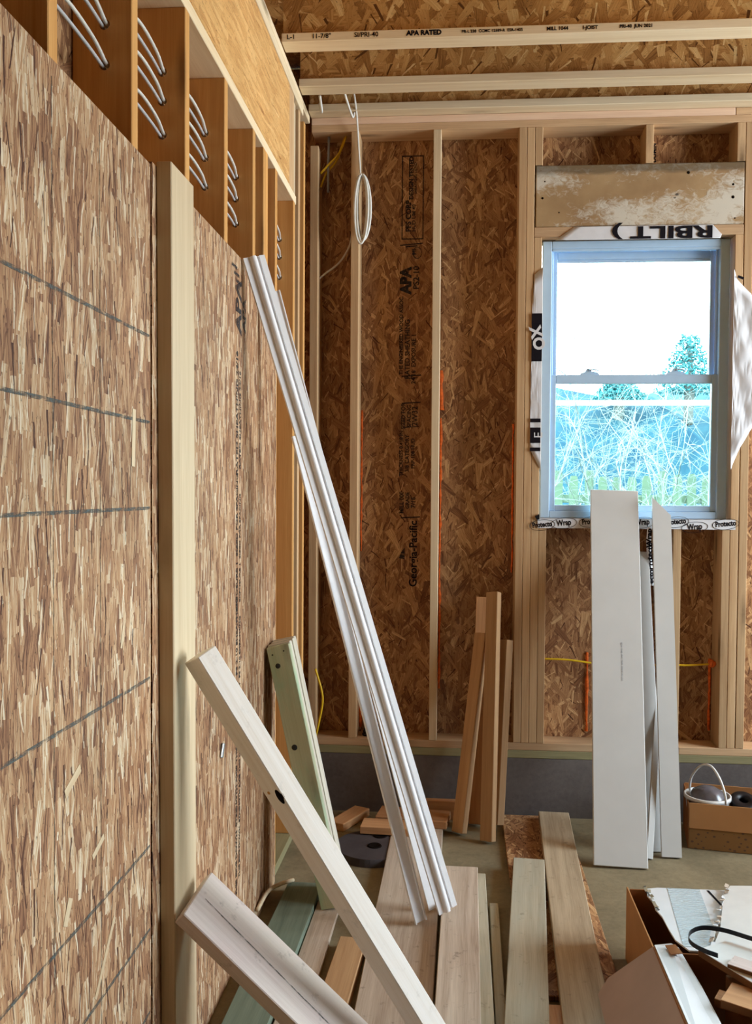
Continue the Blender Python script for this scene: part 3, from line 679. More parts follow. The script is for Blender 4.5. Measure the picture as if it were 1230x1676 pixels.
tri = bmesh.new(); vs_ = [tri.verts.new(p) for p in ((-0.018, -0.026, 0), (0.012, -0.03, 0), (0.012, 0.03, 0), (-0.004, 0.01, 0))]; tri.faces.new(vs_)
link('sheathing_stamp', to_me(tri, 'stamp_mark'), INK, wall_back, wall_back.matrix_world.inverted() @ frame((0.465, 0.1392, 1.29), X, Z, -Y))
on_back('sheathing_stamp', 'DOMIN', 1.70, 3.29, 0.028, M['ink'], True, 0.0008)

# ------------------------------------------------------------------ window
wx0, wx1, wz0, wz1 = 1.150, 2.046, 1.4815, 2.836
win = empty('window_1', (1.598, 0.04, 1.49)); win['kind'] = 'structure'
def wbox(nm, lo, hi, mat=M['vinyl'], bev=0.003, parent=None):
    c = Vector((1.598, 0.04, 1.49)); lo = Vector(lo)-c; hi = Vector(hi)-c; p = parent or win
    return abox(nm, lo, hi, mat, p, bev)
# frame: jambs, head and sill in one mesh
fm = bmesh.new(); c0 = Vector((1.598, 0.04, 1.49))
def fb2(bm, lo, hi, bev=0.003): bm_box(bm, Vector(lo)-c0, Vector(hi)-c0, bev)
fb2(fm, (wx0, 0.04, wz0), (wx0+0.046, 0.135, wz1)); fb2(fm, (wx1-0.046, 0.04, wz0), (wx1, 0.135, wz1))
fb2(fm, (wx0+0.046, 0.04, wz1-0.036), (wx1-0.046, 0.135, wz1)); fb2(fm, (wx0+0.046, 0.04, wz0), (wx1-0.046, 0.135, wz0+0.034))
fb2(fm, (wx0+0.046, 0.075, wz0+0.03), (wx0+0.058, 0.085, wz1-0.036)); fb2(fm, (wx1-0.058, 0.075, wz0+0.03), (wx1-0.046, 0.085, wz1-0.036))
fb2(fm, (wx0+0.046, 0.04, wz1-0.05), (wx1-0.046, 0.052, wz1-0.036))
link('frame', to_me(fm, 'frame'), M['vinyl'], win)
um = bmesh.new()   # upper sash, further out
ux0, ux1, uz0, uz1 = wx0+0.052, wx1-0.052, 2.15, 2.795
fb2(um, (ux0, 0.092, uz0), (ux0+0.026, 0.122, uz1)); fb2(um, (ux1-0.026, 0.092, uz0), (ux1, 0.122, uz1)); fb2(um, (ux0+0.026, 0.092, uz1-0.036), (ux1-0.026, 0.122, uz1)); fb2(um, (ux0+0.026, 0.092, uz0), (ux1-0.026, 0.122, uz0+0.03))
fb2(um, (ux0+0.026, 0.097, uz1-0.05), (ux1-0.026, 0.112, uz1-0.036))
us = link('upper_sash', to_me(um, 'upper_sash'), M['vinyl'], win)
wbox('glass_pane', (ux0+0.02, 0.105, uz0+0.02), (ux1-0.02, 0.109, uz1-0.03), M['glass'], 0)
lm = bmesh.new()
lx0, lx1, lz0, lz1 = 1.190, 2.008, 1.515, 2.187
fb2(lm, (lx0, 0.055, lz0), (lx0+0.034, 0.088, lz1)); fb2(lm, (lx1-0.034, 0.055, lz0), (lx1, 0.088, lz1)); fb2(lm, (lx0+0.034, 0.055, lz1-0.044), (lx1-0.034, 0.088, lz1)); fb2(lm, (lx0+0.034, 0.055, lz0), (lx1-0.034, 0.088, lz0+0.03))
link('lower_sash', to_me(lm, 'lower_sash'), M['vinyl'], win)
wbox('glass_pane', (lx0+0.03, 0.068, lz0+0.025), (lx1-0.03, 0.072, lz1-0.04), M['glass'], 0)
for xk in (1.385, 1.80):
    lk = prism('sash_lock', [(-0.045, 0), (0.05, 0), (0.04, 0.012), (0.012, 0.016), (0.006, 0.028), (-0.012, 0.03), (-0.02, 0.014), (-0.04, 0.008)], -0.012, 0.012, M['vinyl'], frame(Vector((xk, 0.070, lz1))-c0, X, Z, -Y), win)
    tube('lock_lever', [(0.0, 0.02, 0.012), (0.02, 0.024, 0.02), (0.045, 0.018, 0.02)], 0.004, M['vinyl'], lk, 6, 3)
# residue print left on the upper pane
for xk, zk, l in [(1.64, 2.362, 0.085), (1.64, 2.316, 0.085), (1.64, 2.285, 0.085), (1.54, 2.306, 0.08)]:
    wbox('sticker_print', (xk-l/2, 0.1035, zk), (xk+l/2, 0.1045, zk+0.004), M['ink_line'], 0)
text('sticker_print', 'Clear-view', 0.030, M['ink_line'], frame(Vector((1.60, 0.104, 2.290))-c0, X, Z, -Y), win)
# black shim at the sill's left end
tag(prism('shim', [(0, 0), (0.022, 0.012), (0.022, -0.014), (0.01, -0.016)], -0.004, 0.004, M['black'], frame((1.122, -0.005, 1.488), X, Z, -Y)), 'black shim wedge at the left end of the window sill', 'shim')
# flashing tape over the sill with printed ovals
tp = empty('flashing_tape', (1.598, -0.002, 1.478)); tag(tp, 'printed white flashing tape wrapped over the window sill', 'flashing tape')
tb = bmesh.new(); bm_box(tb, (-0.462, -0.0015, -0.046), (0.482, 0.0005, 0.002), 0); bm_box(tb, (-0.454, -0.0015, 0.0005), (0.454, 0.10, 0.0025), 0)
tape_face = link('tape_strip', to_me(tb, 'tape_strip'), M['wrap'], tp)
for k, xk in enumerate((-0.44, -0.335, -0.20, 0.04, 0.20, 0.29, 0.435)):
    s = ('Protecto', 'Wrap')[k % 2]
    zz = (-0.030, -0.020, -0.012, -0.014, -0.010, -0.034, -0.018)[k]
    text('tape_logo', s, 0.036 if s == 'Protecto' else 0.040, M['ink'], frame((xk, -0.0022, zz), (0.995, 0, 0.1), (-0.1, 0, 0.995), (0, -1, 0)), tp, 0.0003, 0.75, 0.0012)
    rb_ = bmesh.new(); tube_bm(rb_, [(0.062*math.cos(t), 0.026*math.sin(t), 0) for t in [2*PI*i/28 for i in range(29)]], 0.0012, 4)
    link('tape_logo', to_me(rb_, 'tape_ring'), M['ink'], tp, frame((xk, -0.0022, zz-0.002), (0.995, 0, 0.1), (-0.1, 0, 0.995), (0, -1, 0)))
# house wrap flaps stapled round the opening
def wrap_flap(poly, y, label, amp=0.006, seed=1):
    """wrinkled sheet over a polygon (x, z) in front of the studs; thickened"""
    rnd = random.Random(seed); cx_ = sum(p[0] for p in poly)/len(poly); cz_ = sum(p[1] for p in poly)/len(poly)
    bm = bmesh.new(); vv = [bm.verts.new((x-cx_, 0, z-cz_)) for x, z in poly]; bm.faces.new(vv)
    bmesh.ops.triangulate(bm, faces=bm.faces); 
    for _ in range(4): bmesh.ops.subdivide_edges(bm, edges=bm.edges, cuts=1, use_grid_fill=True)
    for v in bm.verts:
        v.co.y = -abs(amp*(math.sin(v.co.z*31+v.co.x*24+seed)*0.5+math.sin(v.co.z*17-v.co.x*41)*0.5))
    r = bmesh.ops.extrude_face_region(bm, geom=bm.faces[:])
    for e in r['geom']:
        if isinstance(e, bmesh.types.BMVert): e.co.y -= 0.0008
    o = link('house_wrap_flap', to_me(bm, 'house_wrap_flap', True), M['wrap'], None, Matrix.Translation((cx_, y, cz_)))
    return tag(o, label, 'house wrap', 'house wrap flaps round the window'), Vector((cx_, y, cz_))
fl, cl = wrap_flap([(1.148, 2.70), (1.108, 2.665), (1.101, 2.55), (1.096, 2.25), (1.094, 1.82), (1.148, 1.71)], -0.0015, 'narrow white house wrap flap on the stud left of the window', 0.003, 2)
def on_flap(o, c, nm, s, x, z, size, mat, ax, wx, bold=0.002, sx=1.0, y=-0.007):
    text(nm, s, size, mat, Matrix.Translation(-c) @ frame((x, y, z), ax, wx, -Y), o, 0.0004, sx, bold)
board('wrap_lettering', Matrix.Translation(-cl) @ frame((1.1215, -0.0060, 2.360), Z, X, Y), 0.232, 0.050, 0.001, M['ink'], fl, bev=0)
text('wrap_lettering', 'XO', 0.075, M['wrap'], Matrix.Translation(-cl) @ frame((1.1225, -0.0070, 2.355), (0.25, 0, -0.97), (0.97, 0, 0.25), -Y), fl, 0.0004, 1.0, 0.003)
for zz, hh in ((1.957, 0.018), (1.885, 0.075), (1.816, 0.018)):
    board('wrap_lettering', Matrix.Translation(-cl) @ frame((1.1195, -0.0060, zz), Z, X, Y), hh, 0.050, 0.001, M['ink'], fl, bev=0)
text('wrap_lettering', 'E', 0.06, M['wrap'], Matrix.Translation(-cl) @ frame((1.136, -0.0070, 1.885), Z, -X, -Y), fl, 0.0004, 1.0, 0.0)
fr, cr = wrap_flap([(2.052, 2.68), (2.068, 2.63), (2.132, 2.56), (2.165, 2.46), (2.17, 2.02), (2.147, 1.92), (2.095, 1.83), (2.060, 1.745), (2.052, 1.72)], -0.0015, 'large crinkled white house wrap flap on the studs right of the window', 0.008, 5)
board('wrap_lettering', Matrix.Translation(-cr) @ frame((2.082, -0.0095, 2.638), (0.93, 0, -0.35), (0.35, 0, 0.93), Y), 0.03, 0.012, 0.001, M['ink'], fr, bev=0)
ft_, cf = wrap_flap([(1.205, 2.828), (1.296, 2.892), (1.95, 2.892), (1.992, 2.846), (1.985, 2.828)], -0.0015, 'white house wrap flap with big black letters over the window head', 0.002, 9)
on_flap(ft_, cf, 'wrap_lettering', 'RBILT )', 1.712, 2.862, 0.080, M['ink'], -X, -Z, 0.0025, 1.95, -0.0055)

# ------------------------------------------------------------------ leaning white boards by the window
def text_dots(o, n, L, mat):
    for i in range(n):
        board('print_dots', frame((0.12-0.022*i, 0.022, -0.0101), X, Y, Z), 0.006 if i % 3 else 0.012, 0.002, 0.0006, mat, o, bev=0)
b1 = lean('trim_board', (1.507, 0.030, 1.617), (1.452, -0.580, 0.006), (1, 0, 0), 0.229, 0.019, M['pvc'])
tag(b1, 'widest white board, leaning on the window sill', 'board', 'white boards leaning under the window')
text('print_line', '0214 10:42  PVC TRIM  MADE IN USA', 0.011, M['wire_grey'], frame((0.02, 0.02, -0.0099), (-1, 0, 0), (0, 1, 0), (0, 0, -1)), b1)
b3 = prism('trim_board', [(-0.791, -0.043), (0.846, -0.043), (0.757, 0.043), (-0.791, 0.043)], -0.0095, 0.0095, M['pvc'], Matrix.Identity(4))
a_ = (Vector((1.722, -0.018, 1.58))-Vector((1.695, -0.452, 0.006))); Lb = a_.length; a_.normalize(); w__ = (X-a_*X.dot(a_)).normalized()
b3.matrix_world = frame(Vector((1.695, -0.452, 0.006))+a_*0.791, a_, w__, a_.cross(w__))
tag(b3, 'narrow white board with a mitred top, rightmost under the window', 'board', 'white boards leaning under the window')
tag(lean('trim_board', (1.624, -0.030, 1.323), (1.634, -0.395, 0.004), (1, 0.15, 0), 0.085, 0.012, M['pvc']), 'shorter white board half hidden between the wide one and the mitred one', 'board', 'white boards leaning under the window')
tag(lean('trim_board', (1.712, -0.115, 0.86), (1.594, -0.478, 0.004), (1, 0.2, 0), 0.030, 0.010, M['pvc']), 'thin white strip crossing behind the mitred board at the floor', 'board', 'white boards leaning under the window')
# curled scrap of printed flashing hanging between them
sc_ = tube('flashing_scrap', [(1.668, -0.03, 1.44), (1.664, -0.035, 1.36), (1.672, -0.032, 1.27), (1.684, -0.034, 1.16)], [0.011]*25, M['wrap'], None, 8, 8)
tag(sc_, 'crumpled strip of printed flashing hanging behind the white boards', 'flashing scrap')
for k in range(4):
    text('scrap_print', ('Wrap', 'tecto', 'Pro', 'ecto')[k], 0.032, M['ink'], frame((0.0+0.004*(k-1), -0.017, -0.05-0.062*k), Z, -X, -Y), sc_, 0.0004, 1.2, 0.0015)

# ------------------------------------------------------------------ lumber leaning on the left wall
s1 = lean('lumber_stick', (0.096, -2.215, 1.188), (0.758, -2.105, 0.063), (-0.474, -0.804, -0.359), 0.064, 0.064, M['white_wood'])
tag(s1, 'long pale stick leaning on the tall post, bright upper face and a dark knot', 'lumber', 'lumber leaning on the tall post')
# knot hole on the edge: dark bore
lathe('knot', [(0.0, 0.004), (0.008, 0.003), (0.011, 0.0005), (0.0125, -0.004)], M['hole'], frame((0.245, 0.0313, 0.020), X, Z, Y) @ Matrix.Scale(2.0, 4, (1, 0, 0)), s1, 14)
lathe('knot', [(0.0, 0.003), (0.004, 0.002), (0.007, -0.003)], M['stud_orange'], frame((0.262, 0.0313, -0.012), X, Z, Y), s1, 12)
s2 = lean('lumber_plank', (0.075, -2.196, 0.559), (0.632, -2.172, 0.028), (-0.11, -0.981, -0.161), 0.184, 0.038, M['pink_wood'])
tag(s2, 'wide dusty pinkish plank leaning low on the tall post', 'lumber', 'lumber leaning on the tall post')
board('split', frame((0.0, 0.012, 0.0192), (1, -0.03, 0), (0.03, 1, 0), Z), 0.72, 0.0035, 0.0008, M['ink_line'], s2, bev=0)
# stack of green treated boards leaning on the sheet
top, foot = Vector((0.064, -0.986, 1.008)), Vector((0.288, -1.035, 0.024)); wdir = Vector((0.974, -0.011, 0.225))
ax_ = (top-foot).normalized(); wd = (wdir-ax_*wdir.dot(ax_)).normalized(); td = ax_.cross(wd)
if td.y > 0: td = -td
for k in range(4):
    off = td*(0.060-0.0402*k) + ax_*(0.0, 0.006, 0.011, 0.014)[k] + wd*(0.0, -0.003, 0.002, -0.002)[k]
    lab = ('front green-tinged treated board with two bolt holes, leaning on the far sheet', 'second board back in the leaning treated stack', 'third board back in the leaning treated stack', 'rear board of the leaning treated stack')[k]
    o = lean('treated_board', top+off, foot+off, wdir, 0.089, 0.0375, M['green_wood'] if k == 0 else M['treated_pale'])
    tag(o, lab, 'lumber', 'treated boards stacked against the far sheet')
    if k == 0:
        s_ = 1 if (o.matrix_world.to_3x3() @ Z).dot(td) > 0 else -1
        for lx, ly, r in ((0.430, -0.014, 0.0095), (0.115, -0.016, 0.0105), (0.475, -0.026, 0.003), (0.482, 0.020, 0.003)):
            lathe('bolt_hole', [(0.0, 0.0006), (r, 0.0005), (r*1.15, -0.001)], M['screw'], Matrix.Translation((lx, ly, s_*0.0188)) @ (Matrix.Identity(4) if s_ > 0 else Matrix.Rotation(PI, 4, 'X')), o, 16)

# ------------------------------------------------------------------ long white trims
def trim(name, top, foot, nrm, prof, label, mat=M['trim_vinyl'], bow=0.0):
    top, foot = Vector(top), Vector(foot); a = top-foot; L = a.length; a.normalize(); n = Vector(nrm); n = (n-a*n.dot(a)).normalized(); w = n.cross(a)
    o = extrude(name, prof, L, mat, frame((top+foot)/2, a, w, n))
    return tag(o, label, 'trim', 'long white trims leaning on the far sheet')
def arc(cy, cz, r, a0, a1, n=7): return [(cy+r*math.cos(A(a0+(a1-a0)*i/n)), cz+r*math.sin(A(a0+(a1-a0)*i/n))) for i in range(n+1)]
profA = [(0.040, -0.006), (0.040, 0.004), (0.017, 0.004)] + arc(0.006, 0.006, 0.011, 0, 180) + [(-0.012, -0.001), (-0.018, -0.001), (-0.018, 0.005), (-0.038, 0.005), (-0.038, -0.006)]
trim('crown_trim', (0.050, -1.424, 2.393), (0.722, -1.216, 0.090), (0.45, -0.85, 0.35), profA, 'longest white trim with a rounded bead, its top at the sheet corner')
profB = [(0.026, -0.004), (0.026, 0.004), (-0.022, 0.004), (-0.026, 0.010), (-0.030, 0.010), (-0.030, -0.004)]
trim('flat_trim', (0.060, -1.180, 2.330), (0.672, -1.120, 0.050), (0.45, -0.85, 0.35), profB, 'flat white trim half hidden behind the beaded one, its top lower')
profC = [(0.022, -0.004), (0.022, 0.010), (0.018, 0.010), (0.018, 0.002), (-0.018, 0.002), (-0.018, 0.012), (-0.024, 0.012), (-0.024, -0.004)]
trim('channel_trim', (0.176, -1.288, 1.80), (0.622, -1.228, 0.048), (0.45, -0.85, 0.35), profC, 'white channel trim left of the beaded one, standing lowest on the floor plank')

# ------------------------------------------------------------------ sticks leaning on the back wall
def bstick(top, foot, wdir, label, Wd=0.064, T=0.038, mat=None):
    return tag(lean('lumber_stick', top, foot, wdir, Wd, T, mat or M['stick']), label, 'lumber', 'sticks leaning on the back wall')
bstick((0.870, -0.039, 0.915), (0.765, -0.270, 0.012), (0.774, -0.629, 0.071), 'leftmost brown stick leaning on the back wall, tilted to the right')
bstick((0.925, -0.037, 1.116), (0.895, -0.362, 0.012), (0.849, -0.512, 0.127), 'tallest brown stick leaning upright between two shorter ones')
bstick((0.989, -0.041, 0.884), (0.944, -0.210, 0.036), (0.487, -0.861, 0.145), 'rightmost short brown stick leaning beside the tallest one')
bstick((0.872, 0.06, 1.08), (0.840, -0.15, 0.012), (1, 0, 0), 'dark stick standing behind the leaning sticks, mostly hidden', 0.06, 0.036, M['brown_wood'])

# ------------------------------------------------------------------ lumber lying on the floor
GF = 'boards lying on the floor'
def fboard(name, p0, p1, Wd, z0, z1, mat, label): return tag(flat(name, p0, p1, Wd, z0, z1, mat), label, 'lumber', GF)
fboard('floor_plank', (0.572, -0.30), (0.560, -2.30), 0.235, 0.001, 0.038, M['floor_wood'], 'widest floor plank, under the feet of the white trims')
fboard('floor_plank', (0.771, -0.80), (0.748, -2.35), 0.136, 0.0385, 0.0765, M['floor_wood'], 'pinkish plank lying raised just right of the trim feet')
fboard('floor_plank', (0.806, -0.77), (0.797, -2.35), 0.130, 0.001, 0.038, M['grey_wood'], 'grey board under the raised pinkish plank')
fboard('floor_strip', (0.897, -0.99), (0.884, -1.95), 0.034, 0.001, 0.018, M['grey_wood'], 'thin short strip between the pinkish plank and the greenish plank')
fboard('floor_plank', (1.058, -0.65), (0.918, -2.30), 0.130, 0.0205, 0.058, M['grey_wood'], 'greenish weathered plank with a lengthwise crack, left of the longest floor board')
fboard('floor_plank', (1.222, -0.08), (1.118, -2.20), 0.144, 0.0205, 0.058, M['dry_wood'], 'longest floor board, running from the back wall past the white boards')
tag(flat('strand_board_strip', (1.130, -0.03), (1.125, -1.62), 0.312, 0.001, 0.019, M['osb_dark']), 'wide strip of strand board under two floor boards', 'sheathing offcut', GF)
fboard('floor_block', (1.050, -1.70), (1.040, -2.1), 0.060, 0.001, 0.038, M['brown_wood'], 'small pinkish block at the bottom edge between two floor boards')
fboard('treated_board', (0.150, -0.92), (0.128, -2.15), 0.138, 0.001, 0.038, M['green_dark'], 'dark greenish board lying along the foot of the far sheet')
fboard('floor_strip', (0.264, -1.02), (0.252, -2.05), 0.090, 0.001, 0.019, M['floor_wood'], 'thin board between the greenish board and the short brown one')
fboard('floor_plank', (0.392, -1.34), (0.356, -2.15), 0.094, 0.001, 0.038, M['stick'], 'short brown board left of the widest floor plank')
GO = 'short offcuts by the stem wall'
def off(p0, p1, Wd, z0, z1, label, mat=None): return tag(flat('lumber_offcut', p0, p1, Wd, z0, z1, mat or M['brown_wood']), label, 'offcut', GO)
off((0.286, -0.046), (0.183, -0.269), 0.086, 0.001, 0.039, 'brown offcut lying slanted, left of the round cover')
off((0.316, -0.342), (0.62, -0.360), 0.110, 0.0386, 0.074, 'brown offcut lying across the round cover, nearest of the three')
off((0.380, -0.190), (0.716, -0.235), 0.150, 0.0386, 0.074, 'longer brown offcut lying behind the one on the round cover')
off((0.60, -0.062), (0.748, -0.066), 0.038, 0.001, 0.094, 'small offcut standing on edge against the stem wall')
cv = empty('sump_cover', (0.385, -0.500, 0.0)); tag(cv, 'round dark cover with two holes on the floor', 'cover')
def disc_bm(r, z0, z1, holes):
    # plate with true holes
    bm = bmesh.new(); bmesh.ops.create_cone(bm, cap_ends=True, segments=48, radius1=r, radius2=r-0.006, depth=z1-z0, matrix=Matrix.Translation((0, 0, (z0+z1)/2))); return bm
cvp = link('cover_plate', to_me(disc_bm(0.176, 0.001, 0.034, None), 'cover_plate'), M['asphalt'], cv)
for hx, hy in ((0.006, -0.018), (0.02, 0.10)):
    lathe('pipe_hole', [(0.0, 0.0343), (0.022, 0.0345), (0.028, 0.0385), (0.032, 0.034)], M['hole'], Matrix.Translation((hx, hy, 0)), cv, 24)

# ------------------------------------------------------------------ bucket carton in the right corner
def panel(nm, p, u, v, T, mat, parent, bev=0.001):
    """thin panel: corner p, edges u and v (vectors); thickness on u x v"""
    p, u, v = Vector(p), Vector(u), Vector(v); n = u.cross(v).normalized()
    vv = (v - u.normalized()*v.dot(u.normalized()))
    return board(nm, frame(p+u/2+v/2+n*T/2, u.normalized(), vv.normalized(), n), u.length, vv.length, T, mat, parent, bev)
cb = empty('storage_carton', Matrix.Translation((1.800, -0.328, 0.0)) @ Matrix.Rotation(A(-10), 4, 'Z')); tag(cb, 'open brown carton on the floor in the right corner holding a bucket', 'box')
panel('front_panel', (0, 0, 0.002), (0.52, 0, 0), (0, 0, 0.10), 0.004, M['card_print'], cb)
panel('front_flap', (0.0, -0.004, 0.095), (0.52, 0, 0), (0, 0.010, 0.112), 0.004, M['card'], cb)
panel('side_panel', (0, 0.30, 0.002), (0, -0.30, 0), (0, 0, 0.200), 0.004, M['card_dark'], cb)
panel('side_panel', (0.52, 0.0, 0.002), (0, 0.30, 0), (0, 0, 0.200), 0.004, M['card_dark'], cb)
panel('rear_panel', (0, 0.30, 0.002), (0.52, 0, 0), (0, 0, 0.205), 0.004, M['card'], cb)
panel('bottom_panel', (0, 0, 0.002), (0.52, 0, 0), (0, 0.30, 0), 0.004, M['card_dark'], cb)
bk = empty('plastic_bucket', (1.905, -0.235, 0.007)); tag(bk, 'white bucket with a raised handle in the corner carton', 'bucket')
lathe('body', [(0.0, 0.002), (0.078, 0.002), (0.096, 0.195), (0.104, 0.196), (0.104, 0.212), (0.097, 0.213), (0.094, 0.20), (0.075, 0.008), (0.0, 0.008)], M['bucket'], Matrix.Identity(4), bk, 40)
tube('handle', [(-0.062, 0.075, 0.205), (-0.058, 0.06, 0.27), (-0.030, 0.02, 0.335), (0.005, -0.02, 0.350), (0.034, -0.055, 0.31), (0.052, -0.082, 0.25), (0.060, -0.088, 0.195)], 0.0055, M['bucket'], bk)
tag(lathe('plastic_bag', [(0.090, 0.172), (0.085, 0.19), (0.066, 0.228), (0.036, 0.245), (0.0, 0.25)], M['grey_bag'], Matrix.Translation((1.905, -0.235, 0.007)), None, 24), 'grey crumpled plastic bag filling the white bucket', 'bag')
tag(lathe('tape_roll', [(0.022, 0.0), (0.055, 0.0), (0.058, 0.004), (0.058, 0.046), (0.055, 0.05), (0.022, 0.05), (0.022, 0.0)], M['black'], Matrix.Translation((2.062, -0.235, 0.16)) @ Matrix.Rotation(A(24), 4, 'X'), None, 28), 'black roll beside the bucket in the corner carton', 'roll')
tag(abox('packing_block', (2.025, -0.31, 0.0065), (2.16, -0.14, 0.130), M['card_dark']), 'brown packing block under the black roll in the corner carton', 'block')

# ------------------------------------------------------------------ cartons, foreground right
ca = empty('flooring_carton', (1.338, -1.335, 0.0)); tag(ca, 'large carton with its pale top taped, standing near the right edge', 'box')
panel('side_panel', (0, 0.0, 0.002), (0, -0.47, 0), (0, 0, 0.25), 0.005, M['card'], ca)
panel('rear_panel', (0.005, -0.005, 0.002), (0.8, 0, 0), (0, 0, 0.246), 0.005, M['card_dark'], ca)
panel('front_panel', (0.8, -0.465, 0.002), (-0.795, 0, 0), (0, 0, 0.23), 0.005, M['card_dark'], ca)
panel('side_panel', (0.8, -0.47, 0.002), (0, 0.47, 0), (0, 0, 0.24), 0.005, M['card_dark'], ca)
panel('bottom_panel', (0.005, -0.465, 0.002), (0.79, 0, 0), (0, 0.455, 0), 0.005, M['card_dark'], ca)
topm = bmesh.new()
poly = [(0.055, -0.012), (0.06, -0.03), (0.052, -0.06), (0.062, -0.11), (0.058, -0.16), (0.068, -0.21), (0.070, -0.30), (0.074, -0.36), (0.10, -0.42), (0.80, -0.44), (0.80, 0.002), (0.10, 0.002)]
tpn = prism('top_panel', poly, 0.247, 0.252, M['white_board'], Matrix.Identity(4), ca)
prism('tape_strip', [(0.132, 0.0), (0.240, 0.0), (0.196, -0.40), (0.088, -0.40)], 0.2523, 0.2532, M['tape'], Matrix.Identity(4), tpn)
for x0 in (0.262, 0.345):
    prism('slot', [(x0, -0.006), (x0+0.008, -0.006), (x0+0.032, -0.19), (x0+0.024, -0.19)], 0.2522, 0.2530, M['ink'], Matrix.Identity(4), tpn)
for k in range(10):  # frayed paper at the torn left edge of the top
    board('torn_edge', frame((0.058+random.uniform(-0.006, 0.012), -0.01-0.017*k, 0.254+random.uniform(0, 0.006)), Vector((random.uniform(-.5, .5), 1, random.uniform(-.4, .4))).normalized(), Vector((1, random.uniform(-.2, .2), random.uniform(0, .8))).normalized(), Z), 0.018, 0.010, 0.0015, M['grey_wood'] if k % 3 else M['ink_line'], tpn, bev=0)
# torn white facing lifted over the carton's right part
tf = empty('torn_liner', (1.62, -1.50, 0.2535)); tag(tf, 'torn white paperboard liner with a frayed edge on the taped carton', 'paperboard')
prism('liner_sheet', [(-0.13, -0.30), (-0.112, -0.25), (-0.06, -0.14), (-0.02, -0.02), (0.02, 0.10), (0.06, 0.165), (0.46, 0.165), (0.46, -0.31), (-0.10, -0.31)], 0.010, 0.014, M['lam'], Matrix.Rotation(A(-2), 4, 'Y'), tf)
edge = []
for k in range(16):
    t_ = k/15; x_ = -0.10+0.16*t_; y_ = -0.24+0.40*t_
    board('frayed_edge', frame((x_-0.012+random.uniform(-.006, .006), y_+random.uniform(-.006, .006), 0.012+random.uniform(-.004, .008)), Vector((0.37, 0.93, random.uniform(-.5, .5))).normalized(), Vector((0.93, -0.37, random.uniform(-.6, .6))).normalized(), Z), 0.026, 0.013, 0.002, M['floor_wood'] if k % 2 else M['white_board'], tf, bev=0)

cc = empty('open_carton', (1.320, -1.835, 0.0)); tag(cc, 'open dusty carton with a flap hanging out, at the bottom right', 'box')
panel('side_panel', (0, 0.0, 0.002), (-0.005, -0.62, 0), (0, 0, 0.298), 0.005, M['card_dark'], cc)
panel('rear_panel', (0.006, -0.006, 0.002), (0.75, 0, 0), (0, 0, 0.285), 0.005, M['card_dark'], cc)
panel('side_panel', (0.755, -0.62, 0.002), (0, 0.62, 0), (0, 0, 0.29), 0.005, M['card_dark'], cc)
panel('front_panel', (0.755, -0.62, 0.002), (-0.755, 0, 0), (0, 0, 0.29), 0.005, M['card_dark'], cc)
panel('bottom_panel', (0.006, -0.615, 0.002), (0.745, 0, 0), (0, 0.60, 0), 0.005, M['card_dark'], cc)
# hanging flap (outer) : quad from the rim outwards and down
def quad(nm, pts, T, mat, parent):
    pts = [Vector(p) for p in pts]; n = (pts[1]-pts[0]).cross(pts[2]-pts[0]).normalized()
    bm = bmesh.new(); a = [bm.verts.new(p) for p in pts]; b = [bm.verts.new(p+n*T) for p in pts]; k = len(pts)
    for i in range(k): bm.faces.new((a[i], a[(i+1) % k], b[(i+1) % k], b[i]))
    bm.faces.new(a[::-1]); bm.faces.new(b)
    return link(nm, to_me(bm, nm), mat, parent)
quad('outer_flap', [(0.0, 0.005, 0.300), (-0.005, -0.60, 0.300), (-0.16, -0.60, 0.12), (-0.150, 0.06, 0.118), (-0.118, 0.080, 0.158)], 0.004, M['card_mauve'], cc)
liner = quad('inner_liner', [(-0.001, 0.0, 0.304), (0.048, 0.010, 0.306), (0.066, 0.0, 0.300), (0.085, -0.18, 0.285), (0.10, -0.60, 0.27), (-0.004, -0.60, 0.303)], 0.003, M['white_board'], cc)
quad('torn_patch', [(0.026, -0.012, 0.3105), (0.056, -0.004, 0.3105), (0.066, -0.05, 0.309), (0.030, -0.062, 0.3105)], 0.002, M['card_dark'], liner)

# flooring offcuts on top
GW = 'laminate offcuts on the cartons'
def lam(o_, a, L, Wd, T, label, mat=M['lam'], und=True):
    a = Vector((math.cos(a), math.sin(a), 0)); w = Z.cross(a)
    r = empty('flooring_offcut', frame(o_, a, w, Z)); tag(r, label, 'offcut', GW)
    board('face_layer', frame((L/2, 0, T-0.001), X, Y, Z), L, Wd, 0.002, mat, r, bev=0)
    board('core', frame((L/2, 0, (T-0.002)/2), X, Y, Z), L, Wd, T-0.002, M['lam_edge'], r, bev=0)
    return r
lam((1.475, -1.985, 0.310), A(30), 0.42, 0.20, 0.020, 'large white-faced flooring offcut lying across the two cartons')
lam((1.452, -2.07, 0.288), A(-32), 0.30, 0.10, 0.021, 'dark-edged flooring offcut under the large white-faced one', M['brown_wood'])
lam((1.492, -1.972, 0.331), A(-36), 0.26, 0.055, 0.011, 'narrow streaky offcut on top of the offcut pile', M['pink_wood'])
lam((1.435, -2.045, 0.264), A(-30), 0.080, 0.05, 0.022, 'small brown block poking out below the offcut pile', M['brown_wood'])
lam((1.520, -2.13, 0.262), A(-25), 0.11, 0.05, 0.024, 'second small brown block low in the offcut pile at the right edge', M['brown_wood'])
# support pile inside carton
tag(abox('packing_block', (1.50, -2.35, 0.008), (1.95, -1.90, 0.2615), M['card_dark']), 'brown packing inside the open carton under the offcut pile', 'block')
